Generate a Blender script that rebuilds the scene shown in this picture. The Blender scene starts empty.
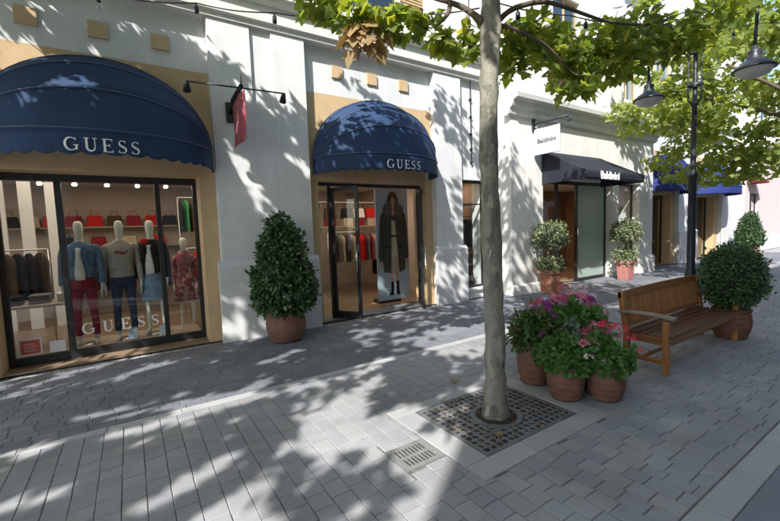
import bpy, bmesh, math, random
import numpy as np
from mathutils import Vector, Matrix, noise
R = math.radians
PI = math.pi
random.seed(7)
S = bpy.context.scene
COL = S.collection

# ------------------------------------------------------------------ camera
cam_d = bpy.data.cameras.new("camera")
cam = bpy.data.objects.new("camera", cam_d)
COL.objects.link(cam)
yaw, pit, rol = 0.578779, -0.0782322, -0.0353596
fw = Vector((math.sin(yaw)*math.cos(pit), math.cos(yaw)*math.cos(pit), math.sin(pit)))
rt = Vector((math.cos(yaw), -math.sin(yaw), 0))
up = rt.cross(fw)
r2 = rt*math.cos(rol) + up*math.sin(rol)
u2 = -rt*math.sin(rol) + up*math.cos(rol)
m = Matrix((r2, u2, -fw)).transposed().to_4x4()
m.translation = (0, 0, 1.75)
cam.matrix_world = m
cam_d.sensor_width = 36
cam_d.lens = 36*396.08/780
cam_d.clip_start = 0.05
cam_d.clip_end = 2000
S.camera = cam

# ------------------------------------------------------------------ light
SUN_EL, SUN_AZ = R(42), R(34.5)          # light travels towards +X, turned SUN_AZ towards +Y
world = bpy.data.worlds.new("World")
S.world = world
world.use_nodes = True
wn = world.node_tree
bg = wn.nodes['Background']
sky = wn.nodes.new('ShaderNodeTexSky')
sky.sky_type = 'NISHITA'
sky.sun_disc = False
sky.sun_elevation = SUN_EL
sky.sun_rotation = math.atan2(-math.cos(SUN_AZ), -math.sin(SUN_AZ)) % (2*PI)
wn.links.new(sky.outputs[0], bg.inputs[0])
bg.inputs[1].default_value = 0.15
sun_d = bpy.data.lights.new("sun", 'SUN')
sun_d.energy = 4.0
sun_d.angle = R(0.55)
sun_d.color = (1.0, 0.97, 0.925)
sun = bpy.data.objects.new("sun", sun_d)
COL.objects.link(sun)
travel = Vector((math.cos(SUN_EL)*math.cos(SUN_AZ), math.cos(SUN_EL)*math.sin(SUN_AZ), -math.sin(SUN_EL)))
sun.rotation_euler = travel.to_track_quat('-Z', 'Y').to_euler()
S.view_settings.view_transform = 'Standard'
S.view_settings.look = 'None'
S.view_settings.gamma = 1
S.view_settings.exposure = 1.15

# ------------------------------------------------------------------ helpers: objects
def link(name, me, mat, parent=None):
    o = bpy.data.objects.new(name, me)
    COL.objects.link(o)
    if mat is not None and me is not None and len(me.materials) == 0:
        for k in (mat if isinstance(mat, (list, tuple)) else [mat]):
            me.materials.append(k)
    if parent is not None:
        o.parent = parent
    return o

def tag(o, label=None, cat=None, group=None, kind=None):
    if label: o['label'] = label
    if cat: o['category'] = cat
    if group: o['group'] = group
    if kind: o['kind'] = kind
    return o

def thing(name, label, cat, loc=(0, 0, 0), rz=0, group=None):
    o = bpy.data.objects.new(name, None)
    o.empty_display_size = 0.1
    COL.objects.link(o)
    o.location = loc
    o.rotation_euler = (0, 0, rz)
    return tag(o, label, cat, group)

def dup(root, loc, rz=0, label=None, scale=None, group=None):
    def cp(o, parent):
        c = o.copy()
        COL.objects.link(c)
        if parent is not None:
            c.parent = parent
        for ch in KIDS.get(o.name, []):
            cp(ch, c)
        return c
    global KIDS
    KIDS = {}
    for q in bpy.data.objects:
        if q.parent is not None:
            KIDS.setdefault(q.parent.name, []).append(q)
    c = cp(root, None)
    c.location = loc
    c.rotation_euler = (0, 0, rz)
    if scale: c.scale = scale
    if label: c['label'] = label
    if group: c['group'] = group
    return c

class MB:
    """collects faces of one mesh"""
    def __init__(s):
        s.v = []; s.f = []; s.mi = []; s.sm = []
        s.cur = 0
    def add(s, vs, fs, smooth=False):
        b = len(s.v)
        s.v += [tuple(q) for q in vs]
        for f in fs:
            s.f.append([b+i for i in f]); s.mi.append(s.cur); s.sm.append(smooth)
        return s
    def box(s, x0, y0, z0, x1, y1, z1, M=None):
        vs = [Vector(q) for q in ((x0,y0,z0),(x1,y0,z0),(x1,y1,z0),(x0,y1,z0),(x0,y0,z1),(x1,y0,z1),(x1,y1,z1),(x0,y1,z1))]
        if M is not None: vs = [M @ q for q in vs]
        return s.add(vs, [(0,3,2,1),(4,5,6,7),(0,1,5,4),(1,2,6,5),(2,3,7,6),(3,0,4,7)])
    def tube(s, pts, rad, n=10, caps=True, smooth=True):
        pts = [Vector(p) for p in pts]
        if not isinstance(rad, (list, tuple)): rad = [rad]*len(pts)
        vs = []; prev = None
        for i, p in enumerate(pts):
            t = (pts[min(i+1, len(pts)-1)] - pts[max(i-1, 0)])
            if t.length < 1e-9: t = Vector((0,0,1))
            t.normalize()
            if prev is None:
                a = Vector((0,0,1)) if abs(t.z) < .9 else Vector((1,0,0))
                u = t.cross(a).normalized()
            else:
                u = (prev - t*prev.dot(t)).normalized()
            prev = u
            w = t.cross(u)
            for k in range(n):
                an = 2*PI*k/n
                vs.append(p + (u*math.cos(an) + w*math.sin(an))*rad[i])
        fs = []
        for i in range(len(pts)-1):
            for k in range(n):
                a = i*n+k; b = i*n+(k+1) % n
                fs.append((a, b, b+n, a+n))
        s.add(vs, fs, smooth)
        if caps:
            b = len(s.v) - len(vs)
            s.f.append([b+k for k in range(n)][::-1]); s.mi.append(s.cur); s.sm.append(False)
            s.f.append([b+(len(pts)-1)*n+k for k in range(n)]); s.mi.append(s.cur); s.sm.append(False)
        return s
    def lathe(s, prof, c=(0,0,0), n=28, smooth=True, sq=False):
        vs = []
        for r_, z in prof:
            for k in range(n):
                an = 2*PI*k/n
                vs.append((c[0]+r_*math.cos(an), c[1]+r_*math.sin(an), c[2]+z))
        fs = []
        for i in range(len(prof)-1):
            for k in range(n):
                a = i*n+k; b = i*n+(k+1) % n
                fs.append((a, b, b+n, a+n))
        return s.add(vs, fs, smooth)
    def grid(s, fn, nu, nv, smooth=True):
        vs = [fn(i/nu, j/nv) for j in range(nv+1) for i in range(nu+1)]
        fs = [(j*(nu+1)+i, j*(nu+1)+i+1, (j+1)*(nu+1)+i+1, (j+1)*(nu+1)+i) for j in range(nv) for i in range(nu)]
        return s.add(vs, fs, smooth)
    def prism(s, poly, d0, d1, fn):
        """poly (u,v) outline extruded d0->d1 ; fn(u,v,d)->xyz"""
        n = len(poly)
        vs = [fn(u, v, d0) for u, v in poly] + [fn(u, v, d1) for u, v in poly]
        fs = [tuple(range(n)), tuple(range(2*n-1, n-1, -1))] + [(i, (i+1) % n, n+(i+1) % n, n+i) for i in range(n)]
        return s.add(vs, fs)
    def mesh(s, name):
        me = bpy.data.meshes.new(name)
        me.from_pydata(s.v, [], s.f)
        me.polygons.foreach_set('material_index', s.mi)
        me.polygons.foreach_set('use_smooth', s.sm)
        me.update()
        return me
    def build(s, name, mat, parent=None, bevel=0, solid=0, recalc=True, segs=2):
        me = s.mesh(name)
        if recalc:
            bm = bmesh.new(); bm.from_mesh(me)
            bmesh.ops.recalc_face_normals(bm, faces=bm.faces)
            bm.to_mesh(me); bm.free()
        o = link(name, me, mat, parent)
        if solid:
            md = o.modifiers.new('solid', 'SOLIDIFY'); md.thickness = solid; md.offset = 0
        if bevel:
            md = o.modifiers.new('bevel', 'BEVEL'); md.width = bevel; md.segments = segs
            md.limit_method = 'ANGLE'; md.angle_limit = R(40); md.harden_normals = False
        return o

def box(name, a, b, mat, parent=None, bevel=0.0):
    return MB().box(*a, *b).build(name, mat, parent, bevel=bevel, recalc=False)

# ------------------------------------------------------------------ helpers: materials
def new_mat(name):
    mt = bpy.data.materials.new(name); mt.use_nodes = True
    nt = mt.node_tree
    return mt, nt, nt.nodes['Principled BSDF'], nt.nodes['Material Output']

def nd(nt, typ, **kw):
    n = nt.nodes.new(typ)
    for k, v in kw.items():
        if k in n.inputs.keys() if isinstance(k, str) else False:
            n.inputs[k].default_value = v
        else:
            setattr(n, k, v)
    return n

def ramp(nt, fac, stops):
    r = nt.nodes.new('ShaderNodeValToRGB')
    while len(r.color_ramp.elements) < len(stops): r.color_ramp.elements.new(0.5)
    for e, (p, c) in zip(r.color_ramp.elements, stops):
        e.position = p; e.color = (*c, 1) if len(c) == 3 else c
    nt.links.new(fac, r.inputs[0])
    return r.outputs[0]

def mul(c, k): return tuple(min(1, x*k) for x in c)

def mat_basic(name, col, rough=0.6, metal=0, var=0.12, scale=6, bump=0.15, bscale=60, coat=0, spec=None, stain=0, island=0.0, objrand=0.0, bdist=0.004):
    mt, nt, p, out = new_mat(name)
    tc = nt.nodes.new('ShaderNodeTexCoord')
    geo = nt.nodes.new('ShaderNodeNewGeometry')
    n1 = nt.nodes.new('ShaderNodeTexNoise'); n1.inputs['Scale'].default_value = scale; n1.inputs['Detail'].default_value = 6
    nt.links.new(geo.outputs['Position'], n1.inputs['Vector'])
    c = ramp(nt, n1.outputs[0], [(0.3, mul(col, 1-var)), (0.7, mul(col, 1+var))])
    def mixin(fac_out, lo, hi, csock):
        mr = nt.nodes.new('ShaderNodeMapRange'); mr.inputs[3].default_value = lo; mr.inputs[4].default_value = hi
        nt.links.new(fac_out, mr.inputs[0])
        vm = nt.nodes.new('ShaderNodeVectorMath'); vm.operation = 'SCALE'
        nt.links.new(csock, vm.inputs[0]); nt.links.new(mr.outputs[0], vm.inputs['Scale'])
        return vm.outputs[0]
    if island: c = mixin(geo.outputs['Random Per Island'], 1-island, 1+island, c)
    if objrand:
        oi = nt.nodes.new('ShaderNodeObjectInfo')
        c = mixin(oi.outputs['Random'], 1-objrand, 1+objrand, c)
    if stain:
        mp = nt.nodes.new('ShaderNodeMapping'); mp.inputs['Scale'].default_value = (2.6, 2.6, .35)
        nt.links.new(geo.outputs['Position'], mp.inputs[0])
        n3 = nt.nodes.new('ShaderNodeTexNoise'); n3.inputs['Scale'].default_value = 1.3; n3.inputs['Detail'].default_value = 8; n3.inputs['Roughness'].default_value = .65
        nt.links.new(mp.outputs[0], n3.inputs['Vector'])
        c = mixin(n3.outputs[0], 1-stain*1.6, 1+stain*.7, c)
    nt.links.new(c, p.inputs['Base Color'])
    p.inputs['Roughness'].default_value = rough
    p.inputs['Metallic'].default_value = metal
    if coat: p.inputs['Coat Weight'].default_value = coat
    if spec is not None: p.inputs['Specular IOR Level'].default_value = spec
    if bump:
        n2 = nt.nodes.new('ShaderNodeTexNoise'); n2.inputs['Scale'].default_value = bscale; n2.inputs['Detail'].default_value = 5
        nt.links.new(geo.outputs['Position'], n2.inputs['Vector'])
        b = nt.nodes.new('ShaderNodeBump'); b.inputs['Strength'].default_value = bump; b.inputs['Distance'].default_value = bdist
        nt.links.new(n2.outputs[0], b.inputs['Height']); nt.links.new(b.outputs[0], p.inputs['Normal'])
        # roughness variation
        mr = nt.nodes.new('ShaderNodeMapRange'); mr.inputs[3].default_value = max(.02, rough-.1); mr.inputs[4].default_value = min(1, rough+.1)
        nt.links.new(n1.outputs[0], mr.inputs[0]); nt.links.new(mr.outputs[0], p.inputs['Roughness'])
    return mt

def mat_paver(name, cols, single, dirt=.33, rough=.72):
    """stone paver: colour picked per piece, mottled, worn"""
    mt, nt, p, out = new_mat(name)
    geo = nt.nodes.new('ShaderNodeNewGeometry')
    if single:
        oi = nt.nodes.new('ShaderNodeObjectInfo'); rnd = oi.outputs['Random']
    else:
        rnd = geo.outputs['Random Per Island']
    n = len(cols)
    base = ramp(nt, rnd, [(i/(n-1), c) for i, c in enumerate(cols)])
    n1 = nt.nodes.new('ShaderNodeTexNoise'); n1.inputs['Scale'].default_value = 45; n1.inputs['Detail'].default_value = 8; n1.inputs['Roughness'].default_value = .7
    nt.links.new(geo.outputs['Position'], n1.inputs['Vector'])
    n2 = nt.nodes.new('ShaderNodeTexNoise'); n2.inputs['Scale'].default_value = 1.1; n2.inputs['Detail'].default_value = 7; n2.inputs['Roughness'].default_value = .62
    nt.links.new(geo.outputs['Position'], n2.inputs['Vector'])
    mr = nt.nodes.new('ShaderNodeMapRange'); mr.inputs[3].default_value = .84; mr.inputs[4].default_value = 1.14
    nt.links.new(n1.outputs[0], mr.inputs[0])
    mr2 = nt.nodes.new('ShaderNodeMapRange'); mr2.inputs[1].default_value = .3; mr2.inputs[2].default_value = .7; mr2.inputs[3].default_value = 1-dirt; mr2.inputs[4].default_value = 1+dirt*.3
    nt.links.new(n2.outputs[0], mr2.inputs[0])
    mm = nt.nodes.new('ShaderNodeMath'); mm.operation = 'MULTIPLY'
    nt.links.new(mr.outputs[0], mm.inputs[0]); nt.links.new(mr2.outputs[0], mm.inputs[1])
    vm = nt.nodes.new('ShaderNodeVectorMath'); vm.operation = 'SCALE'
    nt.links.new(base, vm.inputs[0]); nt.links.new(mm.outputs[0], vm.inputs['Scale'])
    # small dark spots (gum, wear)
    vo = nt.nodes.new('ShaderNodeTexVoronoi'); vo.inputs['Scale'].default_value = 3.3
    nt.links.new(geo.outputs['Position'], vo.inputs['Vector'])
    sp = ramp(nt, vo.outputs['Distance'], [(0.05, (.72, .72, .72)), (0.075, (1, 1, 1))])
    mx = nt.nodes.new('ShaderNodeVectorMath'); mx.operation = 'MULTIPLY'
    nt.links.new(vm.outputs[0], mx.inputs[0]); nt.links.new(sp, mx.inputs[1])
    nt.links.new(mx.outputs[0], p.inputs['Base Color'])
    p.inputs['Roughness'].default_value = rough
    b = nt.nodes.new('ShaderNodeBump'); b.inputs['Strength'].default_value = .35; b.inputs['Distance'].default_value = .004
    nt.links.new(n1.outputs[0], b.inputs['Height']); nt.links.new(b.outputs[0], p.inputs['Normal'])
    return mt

def mat_emit(name, col, s):
    mt, nt, p, out = new_mat(name)
    p.inputs['Base Color'].default_value = (*col, 1)
    p.inputs['Emission Color'].default_value = (*col, 1)
    p.inputs['Emission Strength'].default_value = s
    return mt

def mat_glass(name, tint=(.93, .96, .95), ior=1.5, boost=1.0):
    mt, nt, p, out = new_mat(name)
    nt.nodes.remove(p)
    tr = nt.nodes.new('ShaderNodeBsdfTransparent'); tr.inputs[0].default_value = (*tint, 1)
    gl = nt.nodes.new('ShaderNodeBsdfGlossy'); gl.inputs['Roughness'].default_value = 0.015
    fr = nt.nodes.new('ShaderNodeFresnel'); fr.inputs[0].default_value = ior
    mt2 = nt.nodes.new('ShaderNodeMath'); mt2.operation = 'MULTIPLY'; mt2.inputs[1].default_value = boost; mt2.use_clamp = True
    mx = nt.nodes.new('ShaderNodeMixShader')
    gb = nt.nodes.new('ShaderNodeNewGeometry')          # the back face of the sheet must not mirror
    iv = nt.nodes.new('ShaderNodeMath'); iv.operation = 'SUBTRACT'; iv.inputs[0].default_value = 1
    m3 = nt.nodes.new('ShaderNodeMath'); m3.operation = 'MULTIPLY'
    nt.links.new(gb.outputs['Backfacing'], iv.inputs[1])
    nt.links.new(fr.outputs[0], mt2.inputs[0]); nt.links.new(mt2.outputs[0], m3.inputs[0]); nt.links.new(iv.outputs[0], m3.inputs[1])
    nt.links.new(m3.outputs[0], mx.inputs[0])
    nt.links.new(tr.outputs[0], mx.inputs[1]); nt.links.new(gl.outputs[0], mx.inputs[2])
    nt.links.new(mx.outputs[0], out.inputs[0])
    return mt

def mat_leaf(name, cols, trans=.35, rough=.5, tcol=None):
    mt, nt, p, out = new_mat(name)
    geo = nt.nodes.new('ShaderNodeNewGeometry')
    n = len(cols)
    base = ramp(nt, geo.outputs['Random Per Island'], [(i/(n-1), c) for i, c in enumerate(cols)])
    nt.links.new(base, p.inputs['Base Color'])
    p.inputs['Roughness'].default_value = rough
    p.inputs['Specular IOR Level'].default_value = .35
    tl = nt.nodes.new('ShaderNodeBsdfTranslucent')
    vm = nt.nodes.new('ShaderNodeVectorMath'); vm.operation = 'MULTIPLY'; vm.inputs[1].default_value = tcol or (2.6, 2.3, .8)
    nt.links.new(base, vm.inputs[0]); nt.links.new(vm.outputs[0], tl.inputs[0])
    mx = nt.nodes.new('ShaderNodeMixShader'); mx.inputs[0].default_value = trans
    nt.links.new(p.outputs[0], mx.inputs[1]); nt.links.new(tl.outputs[0], mx.inputs[2])
    nt.links.new(mx.outputs[0], out.inputs[0])
    return mt

def mat_wood(name, c1, c2, rough=.45, axis=0, objrand=.12):
    mt, nt, p, out = new_mat(name)
    tc = nt.nodes.new('ShaderNodeTexCoord')
    mp = nt.nodes.new('ShaderNodeMapping')
    sc = [28, 28, 28]; sc[axis] = 1.6
    mp.inputs['Scale'].default_value = sc
    oi = nt.nodes.new('ShaderNodeObjectInfo')
    ad = nt.nodes.new('ShaderNodeVectorMath'); ad.operation = 'ADD'
    nt.links.new(tc.outputs['Object'], ad.inputs[0]); nt.links.new(oi.outputs['Random'], ad.inputs[1])
    nt.links.new(ad.outputs[0], mp.inputs[0])
    n1 = nt.nodes.new('ShaderNodeTexNoise'); n1.inputs['Scale'].default_value = 1.0; n1.inputs['Detail'].default_value = 7; n1.inputs['Distortion'].default_value = .6
    nt.links.new(mp.outputs[0], n1.inputs['Vector'])
    c = ramp(nt, n1.outputs[0], [(.3, c1), (.65, c2)])
    mr = nt.nodes.new('ShaderNodeMapRange'); mr.inputs[3].default_value = 1-objrand; mr.inputs[4].default_value = 1+objrand
    nt.links.new(oi.outputs['Random'], mr.inputs[0])
    vm = nt.nodes.new('ShaderNodeVectorMath'); vm.operation = 'SCALE'
    nt.links.new(c, vm.inputs[0]); nt.links.new(mr.outputs[0], vm.inputs['Scale'])
    nt.links.new(vm.outputs[0], p.inputs['Base Color'])
    p.inputs['Roughness'].default_value = rough
    b = nt.nodes.new('ShaderNodeBump'); b.inputs['Strength'].default_value = .2; b.inputs['Distance'].default_value = .002
    nt.links.new(n1.outputs[0], b.inputs['Height']); nt.links.new(b.outputs[0], p.inputs['Normal'])
    return mt

def mat_bark():
    mt, nt, p, out = new_mat('plane_bark')
    geo = nt.nodes.new('ShaderNodeNewGeometry')
    mp = nt.nodes.new('ShaderNodeMapping'); mp.inputs['Scale'].default_value = (1, 1, .5)
    nt.links.new(geo.outputs['Position'], mp.inputs[0])
    n0 = nt.nodes.new('ShaderNodeTexNoise'); n0.inputs['Scale'].default_value = 9; n0.inputs['Detail'].default_value = 5
    nt.links.new(mp.outputs[0], n0.inputs['Vector'])
    ad = nt.nodes.new('ShaderNodeMixRGB'); ad.inputs[0].default_value = .12
    nt.links.new(mp.outputs[0], ad.inputs[1]); nt.links.new(n0.outputs[1], ad.inputs[2])
    vo = nt.nodes.new('ShaderNodeTexVoronoi'); vo.inputs['Scale'].default_value = 19
    nt.links.new(ad.outputs[0], vo.inputs['Vector'])
    sep = nt.nodes.new('ShaderNodeSeparateColor'); nt.links.new(vo.outputs['Color'], sep.inputs[0])
    c = ramp(nt, sep.outputs[0], [(0.0, (.11, .105, .08)), (.3, (.19, .185, .145)), (.55, (.255, .24, .19)), (.8, (.16, .155, .12)), (1.0, (.36, .34, .27))])
    n2 = nt.nodes.new('ShaderNodeTexNoise'); n2.inputs['Scale'].default_value = 60; n2.inputs['Detail'].default_value = 6
    nt.links.new(geo.outputs['Position'], n2.inputs['Vector'])
    mr = nt.nodes.new('ShaderNodeMapRange'); mr.inputs[3].default_value = .55; mr.inputs[4].default_value = 1.4
    nt.links.new(n2.outputs[0], mr.inputs[0])
    vm = nt.nodes.new('ShaderNodeVectorMath'); vm.operation = 'SCALE'
    nt.links.new(c, vm.inputs[0]); nt.links.new(mr.outputs[0], vm.inputs['Scale'])
    nt.links.new(vm.outputs[0], p.inputs['Base Color'])
    p.inputs['Roughness'].default_value = .85
    b = nt.nodes.new('ShaderNodeBump'); b.inputs['Strength'].default_value = .5; b.inputs['Distance'].default_value = .012
    am = nt.nodes.new('ShaderNodeMath'); am.operation = 'ADD'
    nt.links.new(sep.outputs[0], am.inputs[0]); nt.links.new(n2.outputs[0], am.inputs[1])
    nt.links.new(am.outputs[0], b.inputs['Height']); nt.links.new(b.outputs[0], p.inputs['Normal'])
    return mt

M = {}
def weather(mt, amount=.10):
    nt = mt.node_tree; p = nt.nodes['Principled BSDF']
    src = p.inputs['Base Color'].links[0].from_socket
    geo = nt.nodes.new('ShaderNodeNewGeometry')
    # rain streaks running down
    mp = nt.nodes.new('ShaderNodeMapping'); mp.inputs['Scale'].default_value = (9, 9, .55)
    nt.links.new(geo.outputs['Position'], mp.inputs[0])
    n1 = nt.nodes.new('ShaderNodeTexNoise'); n1.inputs['Scale'].default_value = 1.6; n1.inputs['Detail'].default_value = 8; n1.inputs['Roughness'].default_value = .7
    nt.links.new(mp.outputs[0], n1.inputs['Vector'])
    s1 = ramp(nt, n1.outputs[0], [(.36, (1-amount*1.5, 1-amount*1.6, 1-amount*1.9)), (.52, (1, 1, 1))])
    # broad patches
    n2 = nt.nodes.new('ShaderNodeTexNoise'); n2.inputs['Scale'].default_value = 3; n2.inputs['Detail'].default_value = 4
    nt.links.new(geo.outputs['Position'], n2.inputs['Vector'])
    s2 = ramp(nt, n2.outputs[0], [(.3, (.965, .96, .955)), (.6, (1, 1, 1))])
    m1 = nt.nodes.new('ShaderNodeVectorMath'); m1.operation = 'MULTIPLY'
    m2 = nt.nodes.new('ShaderNodeVectorMath'); m2.operation = 'MULTIPLY'
    nt.links.new(src, m1.inputs[0]); nt.links.new(s1, m1.inputs[1])
    nt.links.new(m1.outputs[0], m2.inputs[0]); nt.links.new(s2, m2.inputs[1])
    nt.links.new(m2.outputs[0], p.inputs['Base Color'])
    return mt
M['plaster'] = mat_basic('white_plaster', (.69, .70, .695), .85, var=.06, scale=2.2, bump=.35, bscale=110, stain=.12, bdist=.003)
M['plaster2'] = mat_basic('cream_plaster', (.72, .71, .675), .85, var=.06, scale=2.2, bump=.35, bscale=110, stain=.13, bdist=.003)
M['beige'] = mat_basic('beige_plaster', (.56, .40, .23), .85, var=.05, scale=3, bump=.25, bscale=130, stain=.07, bdist=.003)
for q_ in ('plaster', 'plaster2', 'beige'): weather(M[q_], .02)
M['pink'] = mat_basic('pink_plaster', (.64, .55, .54), .85, var=.05, scale=3, bump=.2, bscale=120, stain=.06)
M['cornice'] = mat_basic('cornice_stone', (.68, .67, .62), .8, var=.05, scale=4, bump=.2, bscale=90, stain=.14)
M['frame'] = mat_basic('black_frame', (.018, .018, .02), .38, var=.1, bump=.05)
M['darkmetal'] = mat_basic('dark_painted_metal', (.022, .025, .03), .42, var=.2, bump=.1, bscale=90)
M['iron'] = mat_basic('cast_iron', (.15, .16, .17), .6, metal=.2, var=.3, scale=14, bump=.3, bscale=120)
M['drain'] = mat_basic('galvanised_iron', (.20, .20, .195), .6, metal=.1, var=.2, scale=14, bump=.3, bscale=120)
M['navy'] = mat_basic('navy_canvas', (.021, .048, .115), .75, var=.18, scale=5, stain=.12, bump=.6, bscale=350, spec=.3, bdist=.001)
M['piping'] = mat_basic('highlit_navy_piping', (.05, .075, .14), .6, bump=0)  # lighter navy puts the highlight along the ribs into the colour
M['blue'] = mat_basic('blue_canvas', (.02, .035, .16), .75, var=.25, scale=2.5, bump=.3, bscale=350, spec=.3)
M['black_canvas'] = mat_basic('black_canvas', (.012, .015, .026), .7, var=.2, scale=2.5, bump=.3, bscale=350, spec=.4)
M['letter'] = mat_basic('white_letter', (.80, .81, .83), .5, var=.03, bump=0)
M['letter_grey'] = mat_basic('charcoal_letter', (.06, .06, .065), .5, var=.03, bump=0)
M['terracotta'] = mat_basic('terracotta', (.185, .085, .055), .7, var=.22, scale=9, bump=.3, bscale=70, stain=.1)
M['terracotta_pale'] = mat_basic('pale_terracotta', (.40, .17, .10), .8, var=.2, scale=9, bump=.3, bscale=70, stain=.1)
M['soil'] = mat_basic('soil', (.045, .028, .018), .95, var=.4, scale=40, bump=.8, bscale=60, bdist=.02)
M['glass'] = mat_glass('window_glass', boost=1.5)
M['glass_green'] = mat_glass('greenish_glass', tint=(.55, .66, .60), boost=3.0)
def mat_film():
    mt, nt, p, out = new_mat('frosted_green_glass')
    p.inputs['Base Color'].default_value = (.50, .61, .55, 1); p.inputs['Roughness'].default_value = .12
    tr = nt.nodes.new('ShaderNodeBsdfTransparent'); tr.inputs[0].default_value = (.7, .85, .78, 1)
    mx = nt.nodes.new('ShaderNodeMixShader'); mx.inputs[0].default_value = .62
    nt.links.new(tr.outputs[0], mx.inputs[1]); nt.links.new(p.outputs[0], mx.inputs[2]); nt.links.new(mx.outputs[0], out.inputs[0])
    return mt
M['film'] = mat_film()
M['bulb'] = mat_glass('bulb_glass', tint=(.95, .95, .95), boost=2.0)
M['frost'] = mat_basic('frosted_glass', (.62, .62, .58), .35, var=.05, bump=0)
M['inner_wall'] = mat_basic('shop_wall', (.46, .38, .32), .8, var=.04, bump=.05)
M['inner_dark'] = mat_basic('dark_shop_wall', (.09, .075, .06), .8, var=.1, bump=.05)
M['inner_orange'] = mat_basic('warm_shop_wall', (.24, .14, .085), .8, var=.1, bump=.05)
M['inner_floor'] = mat_wood('shop_floor_wood', (.22, .15, .10), (.29, .21, .14), .35, 0)
M['shelf'] = mat_basic('shelf_wood', (.36, .29, .22), .6, var=.08, bump=.05)
M['teak'] = mat_wood('teak', (.20, .085, .028), (.34, .155, .052), .42, 0)
M['teak_v'] = mat_wood('teak_upright', (.25, .105, .032), (.42, .19, .062), .42, 2)
M['teak_y'] = mat_wood('teak_cross', (.22, .09, .03), (.36, .16, .052), .42, 1)
M['teak_dark'] = mat_wood('teak_seat', (.085, .035, .018), (.14, .062, .032), .4, 0)
M['teak_grey'] = mat_wood('weathered_teak', (.16, .12, .09), (.30, .25, .20), .6, 1)
M['bark'] = mat_bark()
M['twig'] = mat_basic('twig_bark', (.10, .075, .05), .85, var=.3, bump=.3)
M['leaf_plane'] = mat_leaf('plane_leaf', [(.085, .135, .03), (.14, .20, .045), (.20, .25, .06), (.10, .16, .034), (.28, .29, .08)], .55)
M['leaf_far'] = mat_leaf('sunlit_plane_leaf', [(.12, .17, .045), (.19, .25, .07), (.27, .31, .11), (.15, .21, .06)], .45)  # paler greens carry the strong sunlight in the leaf colour
M['leaf_dead'] = mat_leaf('dry_leaf', [(.26, .18, .09), (.36, .26, .13), (.20, .13, .06)], .35, tcol=(1.6, 1.4, 1.0))
M['leaf_box'] = mat_leaf('box_leaf', [(.04, .085, .035), (.065, .13, .048), (.09, .17, .065), (.048, .10, .04)], .18, rough=.42, tcol=(2, 2.2, .8))
M['leaf_laurel'] = mat_leaf('laurel_leaf', [(.018, .05, .02), (.028, .075, .026), (.045, .11, .036), (.15, .18, .08)], .12, rough=.35, tcol=(2, 2.2, .8))
M['leaf_varie'] = mat_leaf('variegated_leaf', [(.05, .09, .035), (.09, .14, .06), (.32, .33, .20), (.12, .16, .08), (.24, .27, .14)], .2, tcol=(1.5, 1.6, .9))
M['leaf_ger'] = mat_leaf('geranium_leaf', [(.045, .12, .028), (.075, .18, .045), (.12, .24, .06), (.055, .14, .035)], .25, tcol=(2, 2.1, .6))
M['leaf_silver'] = mat_leaf('silvery_leaf', [(.10, .15, .10), (.15, .20, .14), (.07, .12, .07)], .2, tcol=(1.2, 1.3, 1.0))
M['leaf_red'] = mat_leaf('coleus_leaf', [(.04, .10, .025), (.07, .15, .035), (.10, .08, .035), (.05, .12, .03), (.085, .17, .05)], .25, tcol=(2, 1.8, .7))
M['petal_pink'] = mat_leaf('pink_petal', [(.62, .10, .22), (.75, .22, .36), (.70, .32, .42)], .25, tcol=(1.3, 1.2, 1.2))
M['petal_red'] = mat_leaf('coral_petal', [(.62, .05, .09), (.72, .10, .14)], .25, tcol=(1.3, 1.2, 1.2))
M['petal_mag'] = mat_leaf('magenta_petal', [(.26, .02, .24), (.36, .04, .32)], .25, tcol=(1.3, 1.2, 1.2))
M['petal_white'] = mat_leaf('pale_petal', [(.80, .58, .66), (.85, .75, .78)], .25, tcol=(1.1, 1.1, 1.1))
M['mannequin'] = mat_basic('mannequin_white', (.62, .64, .58), .45, var=.03, bump=0)
def cloth(name, c, var=.18, scale=14, bump=.4): return mat_basic(name, c, .9, var=var, scale=scale, bump=bump, bscale=220, spec=.15, bdist=.002)
M['denim'] = cloth('denim', (.10, .17, .28), .35, 18)
M['denim_dark'] = cloth('dark_denim', (.022, .034, .07), .3, 18)
M['denim_light'] = cloth('faded_denim', (.17, .25, .36), .35, 14)
M['grey_knit'] = cloth('grey_sweatshirt', (.30, .28, .25))
M['maroon'] = cloth('maroon_cloth', (.24, .018, .035))
M['red'] = cloth('red_cloth', (.50, .02, .02))
M['black_cloth'] = cloth('black_cloth', (.014, .013, .016))
M['brown_cloth'] = cloth('brown_cloth', (.07, .045, .03))
M['olive'] = cloth('olive_cloth', (.065, .062, .045))
M['cream'] = cloth('cream_cloth', (.48, .40, .30))
M['white_cloth'] = cloth('white_cloth', (.65, .63, .60))
M['grey_cloth'] = cloth('grey_cloth', (.15, .15, .16))
M['green_cloth'] = cloth('green_cloth', (.06, .30, .10))
M['paper'] = mat_basic('white_paper', (.70, .70, .70), .6, var=.02, bump=0)
M['red_paper'] = mat_basic('coral_paper', (.55, .10, .06), .6, var=.02, bump=0)
M['poster_bg'] = mat_basic('poster_paper', (.32, .37, .43), .5, var=.05, scale=1.5, bump=0)
M['skin'] = mat_basic('printed_skin', (.42, .25, .18), .6, var=.05, bump=0)
M['hair'] = mat_basic('printed_hair', (.09, .05, .03), .6, var=.2, bump=0)
M['fur'] = mat_basic('printed_fur', (.11, .085, .07), .8, var=.5, scale=30, bump=0)
M['chrome'] = mat_basic('brushed_steel', (.5, .5, .5), .3, metal=1, bump=0)
M['spot'] = mat_emit('lit_lamp', (1, .86, .66), 14)
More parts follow.
